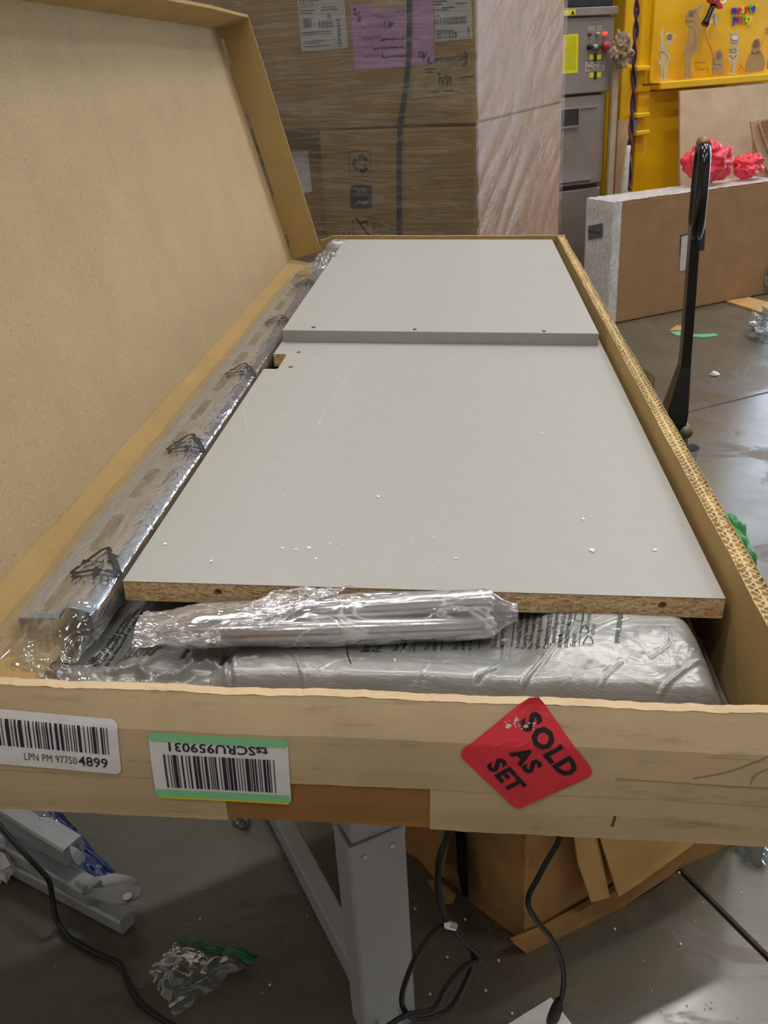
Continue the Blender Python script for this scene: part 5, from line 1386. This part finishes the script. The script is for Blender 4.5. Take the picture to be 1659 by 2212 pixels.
# magnet letters
MC = {'b': plain('magnet_blue', (70, 66, 206), 0.35), 'r': plain('magnet_red', (226, 56, 56), 0.35), 'y': plain('magnet_yellow', (240, 226, 50), 0.35), 'g': plain('magnet_green', (96, 176, 84), 0.35)}
CNAME = {'b': 'blue', 'r': 'red', 'y': 'yellow', 'g': 'green'}
ORD = ('first', 'second', 'third', 'fourth', 'fifth', 'sixth', 'seventh')
for word, row, cols, xs_, y0, y1 in (('monster', 'upper', 'bryrgby', (1150, 1218, 1265, 1325, 1378, 1420, 1462), 188, 150), ('party', 'lower', 'brgyy', (1170, 1230, 1290, 1325, 1372), 310, 305)):
    for k, (ch, cc_, x0) in enumerate(zip(word, cols, xs_)):
        p = rpt(*px_c4(x0, lerp(y0, y1, k / (len(word) - 1))), BV + 0.028)
        size = 0.062
        q = text(ch, size, 0.035)
        w0 = min(v[0] for v in q.v); w1 = max(v[0] for v in q.v)
        scl = min(1.0, 0.034 / (w1 - w0)) if ch in 'mn' else 1.0
        f2 = [(p[0] + (v[0] - w0) * scl, p[2] + v[1]) for v in q.v]
        n = len(f2); g = G()
        edges = {}
        for f in q.f:
            for a, b in zip(f, f[1:] + f[:1]): edges[(a, b)] = edges.get((a, b), 0) + 1
        rimf = [(a, b, b + n, a + n) for (a, b) in edges if (b, a) not in edges]
        g.add([(x, BV + 0.0185, z) for x, z in f2] + [(x, BV + 0.0285, z) for x, z in f2], list(q.f) + [tuple(i + n for i in f[::-1]) for f in q.f] + rimf)
        solo('magnet_letter', '%s plastic magnet letter %s, %s of the %s row on the yellow door' % (CNAME[cc_], ch, ORD[k], row), 'letter', ROOM, (p[0], BV + 0.0285, p[2]), g, MC[cc_], group='magnet letters on the yellow door')

# leaning sheets and bits between cabinet and baler
def leaning(name, label, cat, pix, v, t, mat):
    pts = [rpt(x, y, v) for x, y in pix]
    pts = [(a, b, max(c, 0.0)) for a, b, c in pts]
    return solo(name, label, cat, ROOM, (sum(p[0] for p in pts) / len(pts), v, min(p[2] for p in pts)), G().prism(pts, 1, v, v + t), mat)
V_S = 4.69
zf = lambda px: 0.0
def tall_sheet(px0, px1, py0, v):
    a, b = rpt(px0, py0, v), rpt(px1, py0, v); return [(a[0], v, 0.0), (b[0], v, 0.0), (b[0], v, b[2]), (a[0], v, a[2])]
def tall(name, label, px0, px1, py0, v, t, mat):
    g = G().prism(tall_sheet(px0, px1, py0, v), 1, v, v + t)
    return solo(name, label, 'cardboard', ROOM, (g.v[0][0], v, 0.0), g, mat)
tall('cardboard_strip', 'tall pale cardboard strip standing beside the steel cabinet', 1328, 1340, 110, V_S - 0.03, 0.02, kraft('weathered_cardboard', (188, 170, 146), 0.4, 0.2))
tall('cardboard_sheet', 'tan cardboard sheet standing behind the pale strip', 1336, 1364, 258, V_S + 0.05, 0.012, kraft('tan_sheet', (196, 162, 124), 0.4))
c3 = rpt(1344, 108, V_S - 0.09)
solo('crumpled_paper', 'crumpled grey-brown paper stuffed on top of the pale cardboard strip', 'paper', ROOM, (c3[0], c3[1], c3[2] - 0.09), lump(c3, 0.070, 3.0, 3.0, 0.6, 22, 28, (0.72, 0.7, 1.15)), kraft('crumpled_paper', (168, 148, 126), 0.6, 0.3, 0.2))
pt = [rpt(x, y, V_S - 0.10) for x, y in ((1348, 412), (1352, 370), (1356, 330), (1359, 314))]
pt = [(pt[0][0] - 0.02, pt[0][1], 0.0)] + pt
solo('white_tube', 'thin white plastic tube leaning in front of the yellow corner post', 'tube', ROOM, pt[0], G().tube(pt, [0.022, 0.020, 0.017, 0.013, 0.011], 12), plain('greyed_white', (206, 204, 190), 0.5), True)
cbl = thing('hanging_cord', 'twisted dark red and blue cord hanging down the yellow post', 'cord', ROOM, rpt(1358, 410, V_S - 0.06))
ctr = spline([rpt(x, y, V_S - 0.06) for x, y in ((1380, -80), (1376, 0), (1374, 60), (1369, 130), (1369, 200), (1364, 270), (1360, 330), (1359, 410))], 14)
for ph, mm in ((0, plain('maroon_cord', (96, 34, 50), 0.5)), (math.pi, plain('navy_cord', (44, 42, 66), 0.5))):
    part('strand', G().tube([(p[0] + 0.009 * math.cos(ph + k * 0.30), p[1] + 0.009 * math.sin(ph + k * 0.30), p[2]) for k, p in enumerate(ctr)], 0.0085, 7), mm, cbl, True)
a, b, c4 = rpt(1484, 188, 4.60), rpt(1480, 390, 4.60), rpt(1720, 170, 4.60)
g = G().add([(a[0], 4.655, zl0 - 0.012), (c4[0], 4.655, zl0 - 0.012), (c4[0], 4.56, 0.0), (b[0], 4.56, 0.0)], [(3, 2, 1, 0)])
g.add([(x, y + 0.014, z) for x, y, z in g.v[:4]], [(0, 1, 2, 3)]); g.f += [(0, 1, 5, 4), (1, 2, 6, 5), (2, 3, 7, 6), (3, 0, 4, 7)]; g.m += [0] * 4
solo('fibreboard_sheet', 'pale fibreboard sheet leaning under the yellow ledge', 'board', ROOM, (a[0], 4.56, 0), g, WOODSHEET)

# long flat carton standing on edge on the floor
LU, LV = 3.307, 4.163
fb = thing('long_carton', 'long flat brown carton standing on edge on the floor, ends wrapped in film', 'carton', ROOM, (LU + 0.6, LV + 0.11, 0))
LH = 0.665
LL = 1.235
part('body', G().rbox((LU, LV, 0.0), (LU + LL, LV + 0.225, LH), 0.010), kraft('carton_brown_worn', (166, 130, 94), 0.5, 0.12, 0.05), fb)
part('daylit_end_sheet', G().rbox((LU - 0.003, LV + 0.008, 0.01), (LU - 0.0004, LV + 0.217, LH - 0.01), 0.001), kraft('painted_daylight_pink', (230, 212, 206), 0.3), fb)  # sheet added in a pale colour, painting the daylight on this end
part('end_film', G().grid(lambda a, z: ((LU - 0.007 - 0.006 * abs(nz(a * 9, z * 7, 2.0))) if a < 0.8 else LU + 0.055 * (a - 0.8) / 0.2 - 0.004, LV + 0.228 - 0.233 * min(a, 0.8) / 0.8 if a < 0.8 else LV - 0.005 - 0.002 * abs(nz(a * 20, z * 20)), z), frange(0, 1, 40), frange(0.01, LH + 0.004, 60)), WRAP_BOX, fb, True)
part('top_film', G().grid(lambda a, b: (LU - 0.005 + a * (LL * 0.98), LV - 0.004 + 0.232 * b, LH + 0.004 + 0.006 * abs(nz(a * 22, b * 3, 5.0))), frange(0, 1, 90), frange(0, 1, 12)), WRAP_BOX, fb, True)
def fpart(name, pix, mat, v, t=0.0012, parent=None): return part(name, G().prism([rpt(x, y, v) for x, y in pix], 1, v - t, v), mat, parent or fb)
fl1 = fpart('black_frame', [(1470, 508), (1524, 496), (1521, 540), (1468, 552)], INK, LV - 0.0002)
fpart('address_label', [(1472, 511), (1492, 506), (1488, 582), (1468, 586)], LABEL_GREY, LV - 0.0016)
pts = [at(x, y, ROOM, 0, LU - 0.012) for x, y in ((1271, 488), (1302, 482), (1301, 512), (1271, 517))]
lbx = part('dark_label', G().prism(pts, 0, LU - 0.0135, LU - 0.012), plain('grey_label', (96, 98, 106), 0.5), fb)
g = G()
for k in range(4):
    y0 = lerp(pts[0][1], pts[1][1], 0.12 + 0.22 * k); g.box((LU - 0.0142, y0 - 0.006, pts[2][2] + 0.01), (LU - 0.0137, y0 + 0.006, pts[0][2] - 0.02))
part('barcode', g, INK, lbx)
c3 = (LU + LL - 0.02, LV - 0.03, 0.10)
part('film_bunch', lump(c3, 0.06, 4.0, 4.0, 0.7, 14, 18, (0.8, 0.5, 1.4)), FILM_BAG, fb)
# red bags on its top
for lab, px, py, r, sd_, sq in (('big crumpled red plastic bag on top of the long carton', 1530, 348, 0.150, 1.0, (1.0, 0.62, 0.74)), ('smaller crumpled red plastic bag at the right on the long carton', 1618, 352, 0.088, 6.0, (1.15, 0.8, 0.72))):
    c3 = rpt(px, py, LV + 0.12)
    g = lump((c3[0], c3[1], 0.5), r, sd_, 2.0, 0.32, 44, 64, sq)
    zmin = min(v[2] for v in g.v)
    g.map(lambda p: (p[0] + 0.016 * abs(nz(p[0] * 22, p[1] * 22, p[2] * 22)), p[1] + 0.016 * abs(nz(p[0] * 26, p[2] * 26, 3.0)), max(p[2] - zmin + LH + 0.010 + 0.016 * abs(nz(p[0] * 24, p[2] * 24, 8.0)), LH + 0.010)))
    solo('red_plastic_bag', lab, 'plastic bag', ROOM, (c3[0], c3[1], LH + 0.01), g, RED_BAG, True, 'red bags on the long carton')
# torn carton edge at the right
pix = [(1622, 262), (1640, 258), (1700, 250), (1700, 420), (1668, 385), (1655, 362), (1640, 335), (1628, 305)]
V_T = 4.50
tp = thing('torn_carton', 'torn pale carton with a saw-toothed edge at the right behind the red bags', 'carton', ROOM, (rpt(1690, 300, V_T)[0], V_T, 0.0))
pts = [rpt(x, y, V_T) for x, y in pix]
part('torn_side', G().prism([(p[0], p[1], p[2]) for p in pts] , 1, V_T, V_T + 0.012), KR_PALE, tp)
part('inside', G().prism([rpt(x, y, V_T - 0.003) for x, y in ((1645, 262), (1700, 255), (1700, 350), (1660, 325))], 1, V_T - 0.004, V_T - 0.001), KR_OUT, tp)
g = G()
for k in range(11):
    a = (lerp(1640, 1662, k / 10), lerp(268, 330, (k / 10) ** 1.0))
    g.prism([rpt(a[0] - 3, a[1] - 3, V_T - .006), rpt(a[0] + 4, a[1], V_T - .006), rpt(a[0] - 2, a[1] + 4, V_T - .006)], 1, V_T - 0.012, V_T - 0.004)
part('saw_teeth', g, KR_PALE, tp)
u0_, u1_ = rpt(1640, 300, V_T)[0], rpt(1700, 300, V_T)[0]
part('lower_body', G().box((u0_, V_T + 0.013, 0.0), (u1_, V_T + 0.05, rpt(1660, 300, V_T)[2])), KR_PALE, tp)

# ================================================================== pallet jack
JX, JY = 0.64, 2.70
def jp(px, py, y=JY): return at(px, py, WORLD, 1, y)
jack = thing('pallet_jack', 'hand pallet jack with a tall black handle standing right of the open carton', 'pallet jack', WORLD, (JX, JY, 0))
sh = [jp(1462, 915), jp(1474, 780), jp(1488, 640), jp(1499, 520), jp(1502, 492)]
g = G()
def flat_bar(path, wx, wy):
    g = G(); vs = []
    for (x, y, z), a, b in zip(path, wx, wy): vs += [(x - a, y - b, z), (x + a, y - b, z), (x + a, y + b, z), (x - a, y + b, z)]
    n = len(path); fs = [(0, 3, 2, 1), tuple(4 * (n - 1) + k for k in range(4))]
    for i in range(n - 1): fs += [(4 * i + k, 4 * i + (k + 1) % 4, 4 * i + 4 + (k + 1) % 4, 4 * i + 4 + k) for k in range(4)]
    return g.add(vs, fs)
part('shaft', flat_bar([jp(1452, 925), jp(1458, 885), jp(1478, 790), jp(1481, 760), jp(1490, 640), jp(1500, 500)], [0.031, 0.031, 0.0145, 0.0135, 0.0130, 0.0125], [0.04, 0.04, 0.022, 0.02, 0.02, 0.018]), GLOSS_BLACK, jack)
zt = jp(1520, 303)[2]; zb_ = jp(1501, 505)[2]; xt, xb = jp(1519, 320)[0], jp(1502, 500)[0]
lp_ = []
for k in range(28):
    a = 2 * math.pi * k / 28
    yy = JY + 0.085 * math.copysign(abs(math.sin(a)) ** 0.6, math.sin(a)); s = 0.5 + 0.5 * math.copysign(abs(math.cos(a)) ** 0.75, math.cos(a))
    lp_.append((lerp(xb, xt, s) + 0.150 * (yy - JY), yy, lerp(zb_, zt - 0.012, s)))
part('handle_loop', G().tube(lp_, 0.0165, 12, closed=True), GLOSS_BLACK, jack, True)
part('grip_top', G().tube([(xt - 0.006, JY - 0.04, zt - 0.010), (xt + 0.006, JY + 0.04, zt - 0.010)], 0.0172, 12), plain('worn_brass', (136, 104, 52), 0.4, 0.4), jack, True)
part('release_lever', G().tube([(lerp(xb, xt, .2), JY, lerp(zb_, zt, .15)), (lerp(xb, xt, .5) - 0.004, JY - 0.02, lerp(zb_, zt, .45))], [0.007, 0.009], 8), CHROME, jack, True)
p1, p2 = jp(1477, 935), jp(1480, 985)
part('pump_cup', G().tube([(p2[0] + 0.0, JY, p2[2] - 0.12), (p2[0] + 0.004, JY, p2[2] + 0.0), (p2[0] + 0.004, JY, p2[2] + 0.028)], [0.034, 0.034, 0.037], 20, False), plain('pump_grey', (196, 198, 202), 0.4, 0.2), jack, True)
part('pump_rod', G().tube([(p2[0] - 0.008, JY, p2[2] - 0.05), (p1[0], JY, p1[2] + 0.01)], 0.017, 14), plain('oily_steel', (120, 112, 98), 0.35, 0.6), jack, True)
part('pivot_pin', G().tube([(p1[0] - 0.004, JY - 0.055, p1[2] + 0.02), (p1[0] - 0.004, JY + 0.055, p1[2] + 0.02)], 0.017, 14), plain('dull_steel', (128, 122, 112), 0.4, 0.5), jack, True)
part('pump_body', G().rbox((p2[0] - 0.11, JY - 0.07, 0.06), (p2[0] - 0.03, JY + 0.07, p2[2] - 0.02), 0.012), GREEN_BAG, jack)
for s in (-1, 1):
    part('steer_wheel', G().tube([(p2[0] - 0.04, JY + s * 0.05 - 0.022, 0.09), (p2[0] - 0.04, JY + s * 0.05 + 0.022, 0.09)], 0.09, 24), plain('wheel_tread', (70, 60, 50), 0.5), jack, True)
    part('fork', G().rbox((p2[0] - 1.25, JY + s * 0.19 - 0.08, 0.03), (p2[0] - 0.10, JY + s * 0.19 + 0.08, 0.085), 0.012), GREEN_BAG, jack)
part('cross_head', G().rbox((p2[0] - 0.17, JY - 0.27, 0.05), (p2[0] - 0.10, JY + 0.27, 0.20), 0.012), GREEN_BAG, jack)
# green sack beside the carton, floor scraps
c3 = at(1540, 1190, WORLD, 1, 2.15)
gs = G()
def sack(b, a):
    d = Vector((math.cos(b) * math.cos(a), math.cos(b) * math.sin(a), math.sin(b)))
    k = 1 + 0.16 * noise.noise(d * 2.2) + 0.16 * abs(noise.noise(Vector((d.x * 5, d.y * 5, d.z * 2.5)))) + 0.02 * abs(noise.noise(d * 9)) - 0.30 * max(0.0, d.z) ** 3 * (0.6 + noise.noise(Vector((d.x * 4, d.y * 4, 2))))
    return (c3[0] + 0.105 * k * d.x, c3[1] + 0.12 * k * d.y, max(0.002, 0.17 + 0.19 * k * d.z))
gs.grid(sack, frange(-math.pi / 2 + .02, math.pi / 2 - .02, 44), [2 * math.pi * k / 64 for k in range(64)], wrap=True)
solo('green_sack', 'green plastic sack standing on the floor close to the right side of the open carton', 'sack', WORLD, (c3[0], c3[1], 0), gs, GREEN_BAG, True)
def scrap(name, label, pix, mat, t=0.006, cat='scrap'):
    pts = [fpt_(*q) for q in pix]
    return solo(name, label, cat, ROOM, tuple(np.mean(np.array(pts), axis=0)), G().prism(pts, 2, 0.001, 0.001 + t), mat)
scrap('cardboard_scrap', 'flat cardboard offcut on the floor in front of the long carton', [(1568, 655), (1582, 652), (1618, 646), (1659, 657), (1720, 664), (1700, 684), (1645, 680), (1612, 668)], FLP, 0.012)
scrap('cardboard_scrap', 'tiny cardboard offcut on the floor beside the teal strip', [(1446, 716), (1462, 705), (1474, 706), (1478, 716)], FLP, 0.006)
scrap('plastic_strip', 'torn strip of teal plastic on the floor behind the jack handle', [(1446, 718), (1470, 717), (1500, 724), (1545, 722), (1552, 726), (1520, 730), (1490, 728), (1462, 726)], TEAL, 0.003)
c3 = np.array(fpt_(1652, 735))
solo('plastic_scrap', 'clear plastic film heap on the floor at the right edge', 'scrap', ROOM, (c3[0], c3[1], 0), lump((c3[0] + 0.04, c3[1], 0.04), 0.12, 2.0, 4.0, 0.7, 16, 22, (0.7, 1.0, 0.8)), FILM_BAG)
solo('white_scrap', 'small white plastic scrap on the stained floor beyond the jack', 'scrap', ROOM, fpt_(1544, 811), lump(np.array(fpt_(1544, 811)) + np.array((0, 0, 0.008)), 0.020, 3.0, 3.0, 0.5, 8, 12, (1, 1, 0.6)), WHITE)
